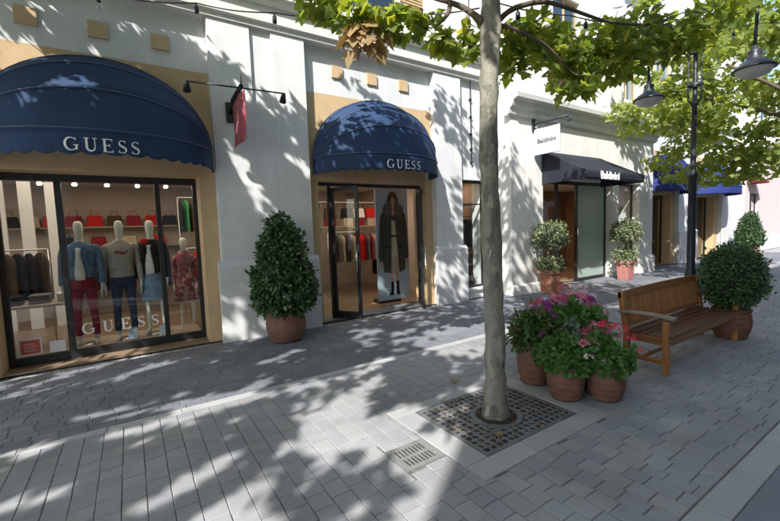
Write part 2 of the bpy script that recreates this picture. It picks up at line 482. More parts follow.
M['banner_letter'] = mat_basic('faded_pink_letter', (.62, .42, .44), .8, bump=0)
M['banner'] = mat_basic('pink_red_banner', (.40, .10, .13), .8, var=.15, scale=10, bump=.2, bscale=200)
def patterned():
    mt, nt, p, out = new_mat('patterned_dress_cloth')
    geo = nt.nodes.new('ShaderNodeNewGeometry')
    vo = nt.nodes.new('ShaderNodeTexVoronoi'); vo.inputs['Scale'].default_value = 16
    nt.links.new(geo.outputs['Position'], vo.inputs['Vector'])
    sep = nt.nodes.new('ShaderNodeSeparateColor'); nt.links.new(vo.outputs['Color'], sep.inputs[0])
    c = ramp(nt, sep.outputs[0], [(0, (.16, .02, .04)), (.4, (.25, .03, .06)), (.6, (.10, .02, .05)), (.85, (.35, .22, .20)), (1, (.45, .33, .30))])
    nt.links.new(c, p.inputs['Base Color']); p.inputs['Roughness'].default_value = .8
    return mt
M['pattern'] = patterned()

# ------------------------------------------------------------------ the ground
PAV_LIGHT = [(.278, .285, .30), (.312, .316, .325), (.265, .27, .29), (.336, .338, .342), (.31, .302, .304), (.29, .298, .314)]
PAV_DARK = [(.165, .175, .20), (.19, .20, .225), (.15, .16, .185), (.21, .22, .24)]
def ground_mat():
    mt, nt, p, out = new_mat('distant_paving')
    geo = nt.nodes.new('ShaderNodeNewGeometry')
    mp = nt.nodes.new('ShaderNodeMapping'); mp.inputs['Rotation'].default_value = (0, 0, PI/2)
    nt.links.new(geo.outputs['Position'], mp.inputs[0])
    br = nt.nodes.new('ShaderNodeTexBrick')
    br.inputs['Color1'].default_value = (.27, .28, .29, 1); br.inputs['Color2'].default_value = (.34, .34, .345, 1); br.inputs['Mortar'].default_value = (.14, .13, .12, 1)
    br.inputs['Scale'].default_value = 1; br.inputs['Mortar Size'].default_value = .006
    br.inputs['Brick Width'].default_value = .22; br.inputs['Row Height'].default_value = .145
    nt.links.new(mp.outputs[0], br.inputs['Vector'])
    nt.links.new(br.outputs[0], p.inputs['Base Color']); p.inputs['Roughness'].default_value = .8
    return mt
o = MB().add([(-300,-300,-.03),(600,-300,-.03),(600,400,-.03),(-300,400,-.03)], [(0,1,2,3)]).build('ground', ground_mat(), recalc=False)
tag(o, kind='structure')

pavement = thing('pavement', 'pedestrian street of pale pavers with light stone bands', 'pavement')
del pavement['label'], pavement['category']
tag(pavement, kind='structure')
M['sand'] = mat_basic('joint_sand', (.15, .145, .135), .95, var=.3, scale=30, bump=.4, bscale=150)
MB().add([(-9,.6,-.0085),(26,.6,-.0085),(26,6.84,-.0085),(-9,6.84,-.0085)], [(0,1,2,3)]).build('joint_bed', M['sand'], pavement, recalc=False)

GX0, GX1, GY0, GY1 = 2.16, 3.34, 2.04, 2.97        # tree grate
BX0, BX1, BY0, BY1 = 1.93, 3.56, 1.85, 3.11        # its pale stone surround
DX0, DX1, DY0, DY1 = 1.55, 1.92, 2.24, 2.56        # drain cover
def blocked(x0, y0, x1, y1):
    for a, b, c, d in ((BX0, BY0, BX1, BY1), (DX0, DY0, DX1, DY1)):
        if x1 > a+.001 and x0 < c-.001 and y1 > b+.001 and y0 < d-.001:
            return (a, b, c, d)
    return None

def courses(xa, xb, ya, yb, wx, ly, jitter, rnd):
    """courses run across the street; a paver is wx wide and about ly long"""
    cells = []
    n = int(round((xb-xa)/wx))
    for i in range(n):
        x0 = xa+i*wx; x1 = x0+wx
        y = ya - rnd.uniform(0, ly*.6)
        while y < yb:
            l = ly*rnd.uniform(1-jitter, 1+jitter)
            if yb-(y+l) < .08: l = yb-y
            y0 = max(y, ya); y1 = min(y+l, yb)
            y += l
            if y1-y0 < .01: continue
            todo = [(x0, y0, x1, y1)]
            for blk in ((BX0, BY0, BX1, BY1), (DX0, DY0, DX1, DY1)):
                nt_ = []
                for (p0, q0, p1, q1) in todo:
                    a, b, c, d = blk
                    if not (p1 > a+.001 and p0 < c-.001 and q1 > b+.001 and q0 < d-.001):
                        nt_.append((p0, q0, p1, q1)); continue
                    if p0 < a: nt_.append((p0, q0, a, q1))
                    if p1 > c: nt_.append((c, q0, p1, q1))
                    m0, m1 = max(p0, a), min(p1, c)
                    if q0 < b: nt_.append((m0, q0, m1, b))
                    if q1 > d: nt_.append((m0, d, m1, q1))
                todo = nt_
            cells += [t for t in todo if t[2]-t[0] > .03 and t[3]-t[1] > .03]
    return cells

def paver_geom(cell, rnd, gap=.0035, ch=.004, lift=.0018):
    x0, y0, x1, y1 = cell
    g = gap*rnd.uniform(.7, 1.5)
    x0 += g/2; x1 -= g/2; y0 += g/2; y1 -= g/2
    j = [rnd.uniform(-.0018, .0018) for _ in range(8)]
    z = [rnd.uniform(-lift, lift)*.5 for _ in range(4)]; zz = rnd.uniform(-lift, lift)
    c = [(x0+j[0], y0+j[1]), (x1+j[2], y0+j[3]), (x1+j[4], y1+j[5]), (x0+j[6], y1+j[7])]
    cx, cy = (x0+x1)/2, (y0+y1)/2
    top = [(px-math.copysign(ch, px-cx), py-math.copysign(ch, py-cy), zz+z[k]) for k, (px, py) in enumerate(c)]
    mid = [(px, py, zz-.0045) for px, py in c]
    bot = [(px, py, -.013) for px, py in c]
    return top+mid+bot, [(0,1,2,3)] + [(4+k, 4+(k+1) % 4, (k+1) % 4, k) for k in range(4)] + [(8+k, 8+(k+1) % 4, 4+(k+1) % 4, 4+k) for k in range(4)]

M['pav1'] = mat_paver('pale_paver', PAV_LIGHT, True)
M['pavN'] = mat_paver('pale_pavers', PAV_LIGHT, False)
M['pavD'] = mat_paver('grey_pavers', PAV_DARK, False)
M['pavD1'] = mat_paver('grey_paver', PAV_DARK, True)
M['band1'] = mat_paver('band_stone', [(.36, .36, .36), (.41, .41, .41), (.39, .385, .38)], True, dirt=.15)
M['smooth'] = mat_basic('smooth_paving', (.19, .205, .235), .7, var=.1, scale=2.2, bump=.3, bscale=220, stain=.05)

rnd = random.Random(3)
cells = courses(-8.0, 25.0, .935, 4.36, .145, .165, .2, rnd)
fw2 = Vector((fw.x, fw.y)).normalized()
def score(c):
    p = Vector(((c[0]+c[2])/2, (c[1]+c[3])/2))
    dep = p.dot(fw2); lat = p.x*fw2.y - p.y*fw2.x
    if dep < .8 or abs(lat)/dep > 1.02: return 1e6
    d = math.hypot(p.length, 1.75)
    v = (1.75/dep)
    if v > .95: return 1e6
    return d**3/((c[2]-c[0])*(c[3]-c[1]))
cells.sort(key=score)
for c in cells[:296]:
    vs, fs = paver_geom(c, rnd)
    cx, cy = (c[0]+c[2])/2, (c[1]+c[3])/2
    o = MB().add([(v[0]-cx, v[1]-cy, v[2]) for v in vs], fs).build('paver', M['pav1'], pavement, recalc=False)
    o.location = (cx, cy, 0)
mb = MB()
for c in cells[296:]:
    if c[0] > 16 and False: continue
    mb.add(*paver_geom(c, rnd))
tag(mb.build('paver_field', M['pavN'], pavement, recalc=False), kind='stuff')

# darker walk in front of the shops, small pavers laid along the street
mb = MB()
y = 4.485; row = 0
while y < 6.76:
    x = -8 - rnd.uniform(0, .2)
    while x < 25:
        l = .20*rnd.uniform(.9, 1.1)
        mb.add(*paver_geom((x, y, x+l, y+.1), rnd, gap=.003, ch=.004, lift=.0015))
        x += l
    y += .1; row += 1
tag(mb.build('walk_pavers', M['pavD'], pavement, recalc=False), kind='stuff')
def band(y0, y1, lx, x0=-6.5, x1=14, label=None):
    x = x0
    while x < x1:
        vs, fs = paver_geom((x, y0, x+lx, y1), rnd, gap=.004)
        o = MB().add([(v[0]-x, v[1]-y0, v[2]) for v in vs], fs).build('band_stone', M['band1'], pavement, recalc=False)
        o.location = (x, y0, 0)
        x += lx
band(.755, .93, .62)
band(4.365, 4.48, .62)
mb = MB()
for yy in ((.755, .93), (4.365, 4.48)):
    x = 13.96
    while x < 25: mb.add(*paver_geom((x, yy[0], x+.62, yy[1]), rnd)); x += .62
tag(mb.build('band_row', M['band1'], pavement, recalc=False), kind='stuff')
# smooth central strip
o = MB().box(-40, -3.2, -.02, 60, .75, 0.0).build('road', M['smooth'], recalc=False)
tag(o, kind='structure')

# surround of the grate
M['surround'] = mat_paver('surround_stone', [(.33, .335, .34), (.38, .38, .38), (.355, .355, .355)], True, dirt=.14)
def slab(x0, y0, x1, y1, name='surround_stone'):
    vs, fs = paver_geom((x0, y0, x1, y1), rnd, gap=.003, ch=.005)
    cx, cy = (x0+x1)/2, (y0+y1)/2
    o = MB().add([(v[0]-cx, v[1]-cy, v[2]+.002) for v in vs], fs).build(name, M['surround'], pavement, recalc=False)
    o.location = (cx, cy, 0)
for a, b in ((BX0, 2.52), (2.52, 3.08), (3.08, BX1)):
    slab(a, BY0, b, GY0)
    slab(a, GY1, b, BY1)
for a, b in ((GY0, 2.51), (2.51, GY1)):
    slab(BX0, a, GX0, b)
    slab(GX1, a, BX1, b)

# ------------------------------------------------------------------ lettering
def arc(cx, cy, rx, ry, a0, a1, n=18):
    return [(cx+rx*math.cos(R(a0+(a1-a0)*i/n)), cy+ry*math.sin(R(a0+(a1-a0)*i/n))) for i in range(n+1)]
def serif_letter(ch):
    """list of (points, widths) strokes in a 1-high cell; returns strokes, advance"""
    T, t = .15, .055
    if ch == 'G':
        p = arc(.46, .5, .37, .46, 42, 335, 26)
        w = [t + (T-t)*max(0, math.sin(R(i/26*(293)+42-90)*1.0))**1.2 if True else T for i in range(27)]
        w = [t+(T-t)*max(0, -math.cos(R(42+293*i/26)))**.8 for i in range(27)]
        return [(p, w), ([(.78, .08), (.78, .42)], [T*.85]*2), ([(.60, .43), (.92, .43)], [t]*2), ([(.735, .78), (.735, .97)], [t*1.4, t*.5])], 1.0
    if ch == 'U':
        p = [(.20, .97), (.20, .36)] + arc(.45, .33, .25, .30, 180, 360, 12)[1:] + [(.70, .97)]
        w = [T]*2 + [T+(t-T)*i/12 for i in range(1, 13)] + [t]
        return [(p, w), ([(.04, .975), (.36, .975)], [t]*2), ([(.56, .975), (.84, .975)], [t]*2)], .90
    if ch == 'E':
        return [([(.20, .02), (.20, .98)], [T]*2), ([(.06, .975), (.68, .975)], [t]*2), ([(.06, .025), (.72, .025)], [t]*2), ([(.2, .51), (.52, .51)], [t]*2),
                ([(.665, .98), (.665, .80)], [t*1.2, t*.5]), ([(.70, .02), (.70, .22)], [t*1.2, t*.5]), ([(.51, .62), (.51, .40)], [t]*2)], .80
    if ch == 'S':
        p = arc(.33, .735, .21, .215, 35, 215, 10) + [(.24, .56), (.42, .45)] + arc(.31, .255, .24, .235, 35, -150, 12)
        n = len(p)
        w = [t+(T-t)*math.exp(-((i-(n-1)/2+.5)/4.2)**2) for i in range(n)]
        return [(p, w), ([(.515, .80), (.515, .97)], [t*.5, t*1.2]), ([(.095, .22), (.095, .03)], [t*.5, t*1.2])], .66
def serif_letters(word, fn, d0, d1, mat, parent, gap=.12, height=1.0):
    serif_word(None, word, fn, d0, d1, gap, height, (mat, parent))
def serif_word(mb, word, fn, d0, d1, gap=.12, height=1.0, each=None):
    """fn(s, v, d) with s the running length in the same unit as v"""
    adv = [serif_letter(c)[1] for c in word]
    W = sum(adv) + gap*(len(word)-1)
    x = -W/2*height
    for c, a in zip(word, adv):
        st, _ = serif_letter(c)
        if each: mb = MB()
        for pts, ws in st:
            P = [Vector((p[0]*height+x, p[1]*height)) for p in pts]
            n = len(P); L = []; Rr = []
            for i in range(n):
                tt = (P[min(i+1, n-1)]-P[max(i-1, 0)])
                tt = tt.normalized() if tt.length > 1e-9 else Vector((1, 0))
                nn = Vector((-tt.y, tt.x))*ws[i]*height/2
                L.append(P[i]+nn); Rr.append(P[i]-nn)
            for i in range(n-1):
                quad = [L[i], Rr[i], Rr[i+1], L[i+1]]
                vs = [fn(q.x, q.y, d0) for q in quad] + [fn(q.x, q.y, d1) for q in quad]
                mb.add(vs, [(4,5,6,7),(0,1,5,4),(1,2,6,5),(2,3,7,6),(3,0,4,7)])
        if each: mb.build('letter', each[0], each[1], recalc=False)
        x += (a+gap)*height
    return W*height

def text_obj(txt, size, mat, parent, name='lettering', depth=.004, spacing=1.0, bold=.0):
    cu = bpy.data.curves.new('txt', 'FONT'); cu.body = txt; cu.size = size; cu.extrude = depth; cu.align_x = 'CENTER'; cu.align_y = 'CENTER'
    cu.space_character = spacing; cu.offset = bold
    tmp = bpy.data.objects.new('tmp', cu); COL.objects.link(tmp)
    bpy.context.view_layer.update()
    me = bpy.data.meshes.new_from_object(tmp.evaluated_get(bpy.context.evaluated_depsgraph_get()))
    bpy.data.objects.remove(tmp); bpy.data.curves.remove(cu)
    me.materials.clear()
    return tag(link(name, me, mat, parent), kind='stuff')

# ------------------------------------------------------------------ buildings
def moulding(prof, x0, x1, name, mat, parent, ends=True):
    """prof: outline of (y, z) swept along X"""
    mb = MB(); n = len(prof)
    vs = [(x0, y, z) for y, z in prof] + [(x1, y, z) for y, z in prof]
    fs = [(i, (i+1) % n, n+(i+1) % n, n+i) for i in range(n)] + [tuple(range(n)), tuple(range(2*n-1, n-1, -1))]
    mb.add(vs, fs)
    return mb.build(name, mat, parent)

def pilaster(parent, x0, x1, mat, ztop=5.15, yf=6.85, yb=7.44, plinth=1.25, pr_=.07, panel=None):
    mb = MB()
    if panel:
        a, b, z0, z1 = panel
        mb.box(x0+.002, yf+.045, 0, x1-.002, yb, ztop)
        for q in ((x0, 0, a, ztop), (b, 0, x1, ztop), (a, 0, b, z0)):
            mb.box(q[0], yf, q[1], q[2], yf+.047, q[3])
    else:
        mb.box(x0, yf, 0, x1, yb, ztop)
    mb.build('pilaster', mat, parent, recalc=False, bevel=.006)
    # plinth with sloping top
    y0 = yf-pr_
    moulding([(y0, 0), (y0, plinth), (yf-.004, plinth+.08), (yf-.004, 0)], x0-pr_, x1+pr_, 'plinth', mat, parent)

def bay(parent, c, hw, oh, ztop, mat, bmat, zb=4.32, zh=2.7, yw=7.0, yb=7.44, squares=None):
    """painted recess with an opening oh half wide"""
    box('wall', (c-hw, yw, 0), (c-oh, yb, zh), bmat, parent, .004)
    box('wall', (c+oh, yw, 0), (c+hw, yb, zh), bmat, parent, .004)
    box('wall', (c-hw, yw, zh), (c+hw, yb, zb), bmat, parent)
    box('wall', (c-hw, yw, zb), (c+hw, yb, ztop), mat, parent)
    if squares:
        sc, sp_, sz = squares
        for k in range(3):
            x = sc + (k-1)*sp_
            sq = MB().box(x-.115, yw-.035, sz-.11, x+.115, yw+.01, sz+.11).build('square_relief', M['beige'], parent, bevel=.004, recalc=False)

def corn1(parent, x0, x1, mat):
    moulding([(6.82, 5.15), (6.82, 5.21), (6.77, 5.24), (6.77, 5.30), (6.80, 5.31), (6.80, 5.52), (7.4, 5.52), (7.4, 5.15)], x0, x1, 'frieze', mat, parent)
    moulding([(6.78, 5.52), (6.70, 5.56), (6.66, 5.62), (6.66, 5.67), (6.88, 5.70), (7.4, 5.70), (7.4, 5.52)], x0, x1, 'cornice', mat, parent)

# --- building 1
b1 = thing('shop_building', 'white and beige shop building with two navy domed awnings and wide pilasters', 'building')
pilaster(b1, 1.23, 2.82, M['plaster'], panel=(1.88, 2.23, 3.86, 5.15))
pilaster(b1, 5.77, 6.56, M['plaster'])
pilaster(b1, -3.34, -1.75, M['plaster'])
bay(b1, -.26, 1.49, 1.25, 5.15, M['plaster'], M['beige'], squares=(-.16, .755, 4.66))
bay(b1, 4.295, 1.475, 1.27, 5.15, M['plaster'], M['beige'], squares=(4.28, .77, 4.75))
bay(b1, -4.82, 1.48, 1.25, 5.15, M['plaster'], M['beige'])
# wall with the narrow window (right of the second pilaster)
yw = 6.93
box('wall', (6.56, yw, 0), (6.63, 7.44, 5.15), M['plaster'], b1)
box('wall', (7.45, yw, 0), (7.84, 7.44, 5.15), M['plaster'], b1)
box('wall', (6.63, yw, 0), (7.45, 7.44, .24), M['plaster'], b1)
box('wall', (6.63, yw, 2.86), (7.45, 7.44, 5.15), M['plaster'], b1)
box('window_sill', (6.6, 6.86, .2), (7.48, 6.95, .255), M['plaster'], b1, .006)
corn1(b1, -6.3, 7.82, M['cornice'])
# upper storey
def upper(parent, x0, x1, y, z0, z1, mat, wins):
    xs = sorted(wins)
    cur = x0
    for (a, b, za, zb, sh) in xs:
        box('upper_wall', (cur, y, z0), (a, y+.4, z1), mat, parent)
        box('upper_wall', (a, y, z0), (b, y+.4, za), mat, parent)
        box('upper_wall', (a, y, zb), (b, y+.4, z1), mat, parent)
        w = thing('window', None, None); w.parent = parent
        if sh:
            box('shutter', (a+.002, y+.05, za+.002), (b-.002, y+.09, zb-.002), M['beige'], w, .004)
            mb = MB()
            z = za+.06
            while z < zb-.06:
                mb.box(a+.05, y+.03, z, b-.05, y+.055, z+.03); z += .06
            mb.build('louvre', M['beige'], w, recalc=False)
        else:
            mb = MB()
            for q in ((a, za, a+.06, zb), (b-.06, za, b, zb), (a+.06, za, b-.06, za+.06), (a+.06, zb-.06, b-.06, zb), ((a+b)/2-.025, za+.06, (a+b)/2+.025, zb-.06)):
                mb.box(q[0], y+.08, q[1], q[2], y+.14, q[3])
            mb.build('frame', M['beige'], w, recalc=False)
            box('pane', (a+.06, y+.10, za+.06), (b-.06, y+.108, zb-.06), M['glass_green'], w)
            box('dark_backing', (a+.02, y+.25, za+.02), (b-.02, y+.26, zb-.02), M['inner_dark'], w)  # dark sheet closing the opening behind the pane
        cur = b
    box('upper_wall', (cur, y, z0), (x1, y+.4, z1), mat, parent)
upper(b1, -6.3, 7.82, 6.92, 5.702, 9.2, M['plaster2'],
      [(-2.2, -1.6, 6.15, 7.9, True), (-1.58, .2, 6.0, 8.1, False), (.22, .82, 6.15, 7.9, True), (2.5, 3.06, 6.15, 7.9, True), (3.08, 4.98, 6.0, 8.1, False), (5.0, 5.64, 6.15, 7.9, True)])
moulding([(6.6, 9.2), (6.5, 9.35), (6.5, 9.45), (7.4, 9.6), (7.4, 9.2)], -6.3, 7.82, 'roof_cornice', M['cornice'], b1)
box('roof', (-6.3, 7.33, 5.15), (7.82, 14, 9.3), M['plaster2'], b1)
# ground-floor interior shell
def room(parent, x0, x1, y0, y1, h, wall, floor, side=True):
    box('interior_floor', (x0, y0-.44, .0), (x1, y1, .02), floor, parent)
    box('interior_wall', (x0, y1, .02), (x1, y1+.1, h), wall, parent)
    box('interior_wall', (x0-.1, y0, .0), (x0, y1+.1, h), wall, parent)
    box('interior_wall', (x1, y0, .0), (x1+.1, y1+.1, h), wall, parent)
    box('interior_ceiling', (x0-.1, y0, h), (x1+.1, y1+.1, h+.08), M['paper'], parent)
M['ceil_white'] = mat_basic('shop_ceiling', (.55, .48, .42), .8, var=.03, bump=0)
def room_light(x, y, z, sx, sy, power, col=(1, .80, .60)):
    ld = bpy.data.lights.new('ceiling_light', 'AREA'); ld.shape = 'RECTANGLE'; ld.size = sx; ld.size_y = sy; ld.energy = power; ld.color = col
    o = bpy.data.objects.new('ceiling_light', ld); COL.objects.link(o); o.location = (x, y, z)
    return o
room(b1, -6.2, 6.5, 7.46, 11.6, 3.0, M['inner_wall'], M['inner_floor'])
room(b1, 6.62, 7.8, 7.46, 9.4, 3.0, M['inner_orange'], M['inner_floor'])
box('interior_wall', (2.0, 7.9, .02), (2.1, 11.6, 3.0), M['inner_wall'], b1)

# --- building 2
b2 = thing('shop_building', 'cream shop building with heavy moulded cornice and a black sloping awning', 'building')
yf = 6.5
box('wall', (7.84, yf, 0), (9.08, 7.4, 4.9), M['plaster2'], b2, .008)
box('wall', (9.08, yf+.02, 2.95), (14.2, 7.4, 4.9), M['plaster2'], b2)
box('post', (12.66, yf+.06, 0), (13.0, yf+.3, 2.95), M['plaster2'], b2, .006)
box('wall', (13.0, yf+.06, 0), (14.2, yf+.3, .28), M['plaster2'], b2)
box('wall', (14.2, yf, 0), (15.12, 7.4, 4.9), M['plaster2'], b2, .008)
moulding([(yf-.07, 0), (yf-.07, .22), (yf-.003, .27), (yf-.003, 0)], 7.80, 9.12, 'plinth', M['plaster2'], b2)
moulding([(yf-.07, 0), (yf-.07, .5), (yf-.003, .58), (yf-.003, 0)], 14.13, 15.18, 'plinth', M['plaster2'], b2)
moulding([(yf-.003, 4.36), (6.42, 4.40), (6.40, 4.50), (6.33, 4.56), (6.28, 4.68), (6.18, 4.72), (6.16, 4.82), (6.18, 4.86), (6.6, 4.92), (6.6, 4.36)], 7.70, 15.2, 'cornice', M['cornice'], b2)
moulding([(6.30, 4.90), (6.30, 5.02), (7.4, 5.06), (7.4, 4.90)], 7.84, 15.12, 'blocking_course', M['cornice'], b2)
for x0, x1 in ((7.88, 9.2), (12.2, 13.0), (14.4, 15.1)):
    box('upper_pilaster', (x0, 6.44, 5.05), (x1, 6.64, 8.8), M['plaster2'], b2, .006)
upper(b2, 7.84, 15.12, 6.62, 5.05, 9.0, M['plaster2'], [(9.7, 10.9, 5.6, 7.8, False), (13.1, 14.2, 5.6, 7.8, False)])
moulding([(6.4, 9.0), (6.2, 9.15), (6.2, 9.3), (7.4, 9.4), (7.4, 9.0)], 7.7, 15.2, 'roof_cornice', M['cornice'], b2)
box('roof', (7.84, 7.42, 4.9), (15.12, 14, 9.1), M['plaster2'], b2)
box('sky_cover', (8.2, 7.0, 9.4), (15.0, 14, 12.5), M['plaster2'], b2)  # added white block that hides the blue sky over the roof
room(b2, 8.9, 14.9, 7.42, 9.6, 3.0, M['inner_orange'], M['inner_floor'])

# --- building 3: blue awnings
b3 = thing('shop_building', 'white shop building with royal blue awnings and beige door surrounds', 'building')
pilaster(b3, 18.1, 19.7, M['plaster'])
pilaster(b3, 22.6, 24.3, M['plaster'])
bay(b3, 16.61, 1.49, 1.15, 5.15, M['plaster'], M['beige'])
bay(b3, 21.15, 1.45, 1.0, 5.15, M['plaster'], M['beige'])
corn1(b3, 15.13, 24.6, M['cornice'])
upper(b3, 15.13, 24.6, 6.92, 5.702, 9.2, M['plaster2'], [(16.0, 17.4, 6.1, 8.0, False), (20.4, 21.8, 6.1, 8.0, False)])
box('roof', (15.13, 7.33, 5.15), (24.6, 14, 9.3), M['plaster2'], b3)
box('sky_cover', (15.3, 7.0, 9.3), (24.4, 14, 12.0), M['plaster2'], b3)  # added block, covers the sky above this roof too
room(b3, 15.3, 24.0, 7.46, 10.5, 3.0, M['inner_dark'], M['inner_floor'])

# --- building 4: pale pink wing at the end
b4 = thing('shop_building', 'pale pink shop wing at the far end with a thin dark red awning', 'building')
def wallwin(parent, x0, x1, y, z0, z1, mat, openings, th=.35):
    cur = x0
    for (a, b, za, zb) in openings:
        box('wall', (cur, y, z0), (a, y+th, z1), mat, parent)
        if za > z0: box('wall', (a, y, z0), (b, y+th, za), mat, parent)
        box('wall', (a, y, zb), (b, y+th, z1), mat, parent)
        w = thing('window', None, None); w.parent = parent
        mb = MB()
        for q in ((a, za, a+.07, zb), (b-.07, za, b, zb), (a+.07, zb-.07, b-.07, zb), (a+.07, za, b-.07, za+.07), ((a+b)/2-.03, za+.07, (a+b)/2+.03, zb-.07)):
            mb.box(q[0], y+.12, q[1], q[2], y+.18, q[3])
        mb.build('frame', M['frame'], w, recalc=False)
        box('pane', (a+.07, y+.14, za+.07), (b-.07, y+.148, zb-.07), M['glass_green'], w)
        box('dark_backing', (a+.01, y+.3, za+.01), (b-.01, y+.31, zb-.01), M['inner_dark'], w)  # dark sheet behind the pane
        cur = b
    box('wall', (cur, y, z0), (x1, y+th, z1), mat, parent)
wallwin(b4, 24.6, 90, 6.6, 0, 5.0, M['pink'], [(25.3, 26.6, 0.0, 2.9), (33, 36, .3, 2.9), (42, 45, .3, 2.9), (52, 56, .3, 2.9)])
wallwin(b4, 24.6, 90, 6.75, 5.0, 8.5, M['plaster2'], [(27, 28.6, 5.6, 7.4), (32, 33.6, 5.6, 7.4), (40, 41.6, 5.6, 7.4), (50, 52, 5.6, 7.4)])
moulding([(6.6, 5.0), (6.35, 5.1), (6.35, 5.2), (6.76, 5.24), (6.76, 5.0)], 24.6, 90, 'cornice', M['cornice'], b4)
moulding([(6.55, 0), (6.55, .6), (6.598, .66), (6.598, 0)], 26.7, 32.9, 'plinth', M['plaster'], b4)

# --- the opposite side of the street, behind the viewer: it throws the big straight shade
b5 = thing('opposite_building', 'cream two storey arcade building across the street behind the viewer', 'building')
OX, OY, OH = -6.2, -3.4, 11.4
def opp():
    # facade facing the street (towards +Y)
    cur = OX; k = 0
    while cur < 60:
        a, b = cur+.9, cur+3.7
        box('wall', (cur, OY-.4, 0), (a, OY, OH), M['plaster2'], b5)
        box('wall', (a, OY-.4, 2.9), (b, OY, 5.2), M['beige'] if k % 2 else M['plaster2'], b5)
        box('wall', (a, OY-.4, 7.6), (b, OY, OH), M['plaster2'], b5)
        w = thing('window', None, None); w.parent = b5
        box('frame', (a, OY-.3, 0), (b, OY-.25, 2.9), M['frame'], w)
        box('pane', (a+.08, OY-.245, .08), (b-.08, OY-.24, 2.82), M['inner_orange'] if k % 3 else M['inner_wall'], w)
        w = thing('window', None, None); w.parent = b5
        box('frame', (a, OY-.3, 5.2), (b, OY-.25, 7.6), M['beige'], w)
        box('pane', (a+.08, OY-.245, 5.28), (b-.08, OY-.24, 7.52), M['denim_dark'], w)
        cur = b; k += 1
    box('wall', (cur, OY-.4, 0), (cur+1, OY, OH), M['plaster2'], b5)
    box('wall', (OX, OY-12, 0), (OX+.4, OY-.4, OH), M['plaster2'], b5)
    box('roof', (OX, OY-12, OH), (cur+1, OY+.25, OH+.12), M['cornice'], b5)
    box('cornice', (OX, OY, 4.5), (60, OY+.2, 4.75), M['cornice'], b5)
opp()

# ------------------------------------------------------------------ windows and doors of building 1 and others
def frame_bars(parent, bars, y0, y1, mat=None, name='frame'):
    for q in bars:
        box(name, (q[0], y0, q[1]), (q[2], y1, q[3]), mat or M['frame'], parent, .003)
w1 = thing('display_window', None, None); w1.parent = b1
X0, X1, ZT = -1.51, .99, 2.70
frame_bars(w1, [(X0, .02, X0+.07, ZT-.1), (X1-.06, .02, X1, ZT-.1), (X0, ZT-.1, X1, ZT), (X0+.07, .02, X1-.06, .14), (-.85, .14, -.77, ZT-.1), (.385, .14, .455, ZT-.1)], 7.36, 7.43)
for a, b in ((X0+.07, -.85), (-.77, .385), (.455, X1-.06)):
    box('pane', (a, 7.39, .14), (b, 7.40, ZT-.1), M['glass'], w1)
serif_letters('GUESS', lambda u, v, d: (-.19+u, 7.386-d, .35+v), 0, .006, M['letter'], w1, gap=.46, height=.17)
o = box('sticker', (-1.40, 7.380, .10+.06), (-1.15, 7.388, .40), M['paper'], w1); o['label'] = 'white bordered coral sticker on the glass'
s = box('sticker_print', (-1.38, 7.376, .18), (-1.17, 7.3795, .375), M['red_paper'], w1)
mb = MB()
for k in range(4): mb.box(-1.345, 7.3735, .22+k*.032, -1.205-.02*(k % 2), 7.3755, .228+k*.032)
mb.build('sticker_lines', M['paper'], w1, recalc=False)
box('card', (-1.07, 7.381, .155), (-.89, 7.387, .315), M['paper'], w1)
box('card', (.30, 7.42, .16), (.43, 7.425, .32), M['paper'], w1)
box('card', (-.12, 7.45, .16), (0.0, 7.455, .34), M['poster_bg'], w1)

# door
d1 = thing('shop_entrance', None, None); d1.parent = b1
DX_0, DX_1 = 3.03, 5.56
frame_bars(d1, [(DX_0, .02, DX_0+.06, 2.64), (DX_1-.06, .02, DX_1, 2.64), (DX_0, 2.64, DX_1, 2.70)], 7.18, 7.26)
frame_bars(d1, [(3.30, .02, 3.36, 2.64)], 7.19, 7.25)
box('pane', (3.09, 7.215, .02), (3.30, 7.222, 2.64), M['glass'], d1)
box('threshold', (DX_0, 7.0, .0), (DX_1, 7.46, .022), M['iron'], b1)
def door_leaf(x, y, rz, wid, parent, flip=1):
    lf = thing('door_leaf', None, None, (x, y, 0), rz); lf.parent = parent
    for q in ((0, .03, .06, 2.60), (wid-.07, .03, wid, 2.60)):
        box('stile', (q[0], -.025, q[1]), (q[2], .025, q[3]), M['frame'], lf, .003)
    box('rail', (.06, -.024, 2.53), (wid-.07, .024, 2.60), M['frame'], lf, .003)
    box('rail', (.06, -.024, .03), (wid-.07, .024, .17), M['frame'], lf, .003)
    box('pane', (.06, -.004, .17), (wid-.07, .004, 2.53), M['glass'], lf)
    MB().tube([(wid-.035, -.03*flip, .95), (wid-.035, -.075*flip, .95), (wid-.035, -.075*flip, 1.35), (wid-.035, -.03*flip, 1.35)], .014).build('handle', M['chrome'], lf)
    return lf
door_leaf(3.36, 7.19, R(-57), .60, d1)
door_leaf(5.50, 7.17, R(-122), .56, d1, -1)

# narrow window
w2 = thing('narrow_window', None, None); w2.parent = b1
frame_bars(w2, [(6.63, .24, 6.68, 2.86), (7.40, .24, 7.45, 2.86), (6.68, .24, 7.40, .30), (6.68, 2.80, 7.40, 2.86), (6.68, 2.28, 7.40, 2.31)], 7.06, 7.12)
box('pane', (6.68, 7.085, .30), (7.40, 7.092, 2.80), M['glass'], w2)
serif_letters('GUESS', lambda u, v, d: (7.02+u, 7.081-d, .42+v), 0, .005, M['letter'], w2, gap=.25, height=.11)
for z in (.75, 1.05, 2.3): box('display_shelf', (6.7, 7.5, z), (7.7, 7.9, z+.03), M['shelf'], b1)

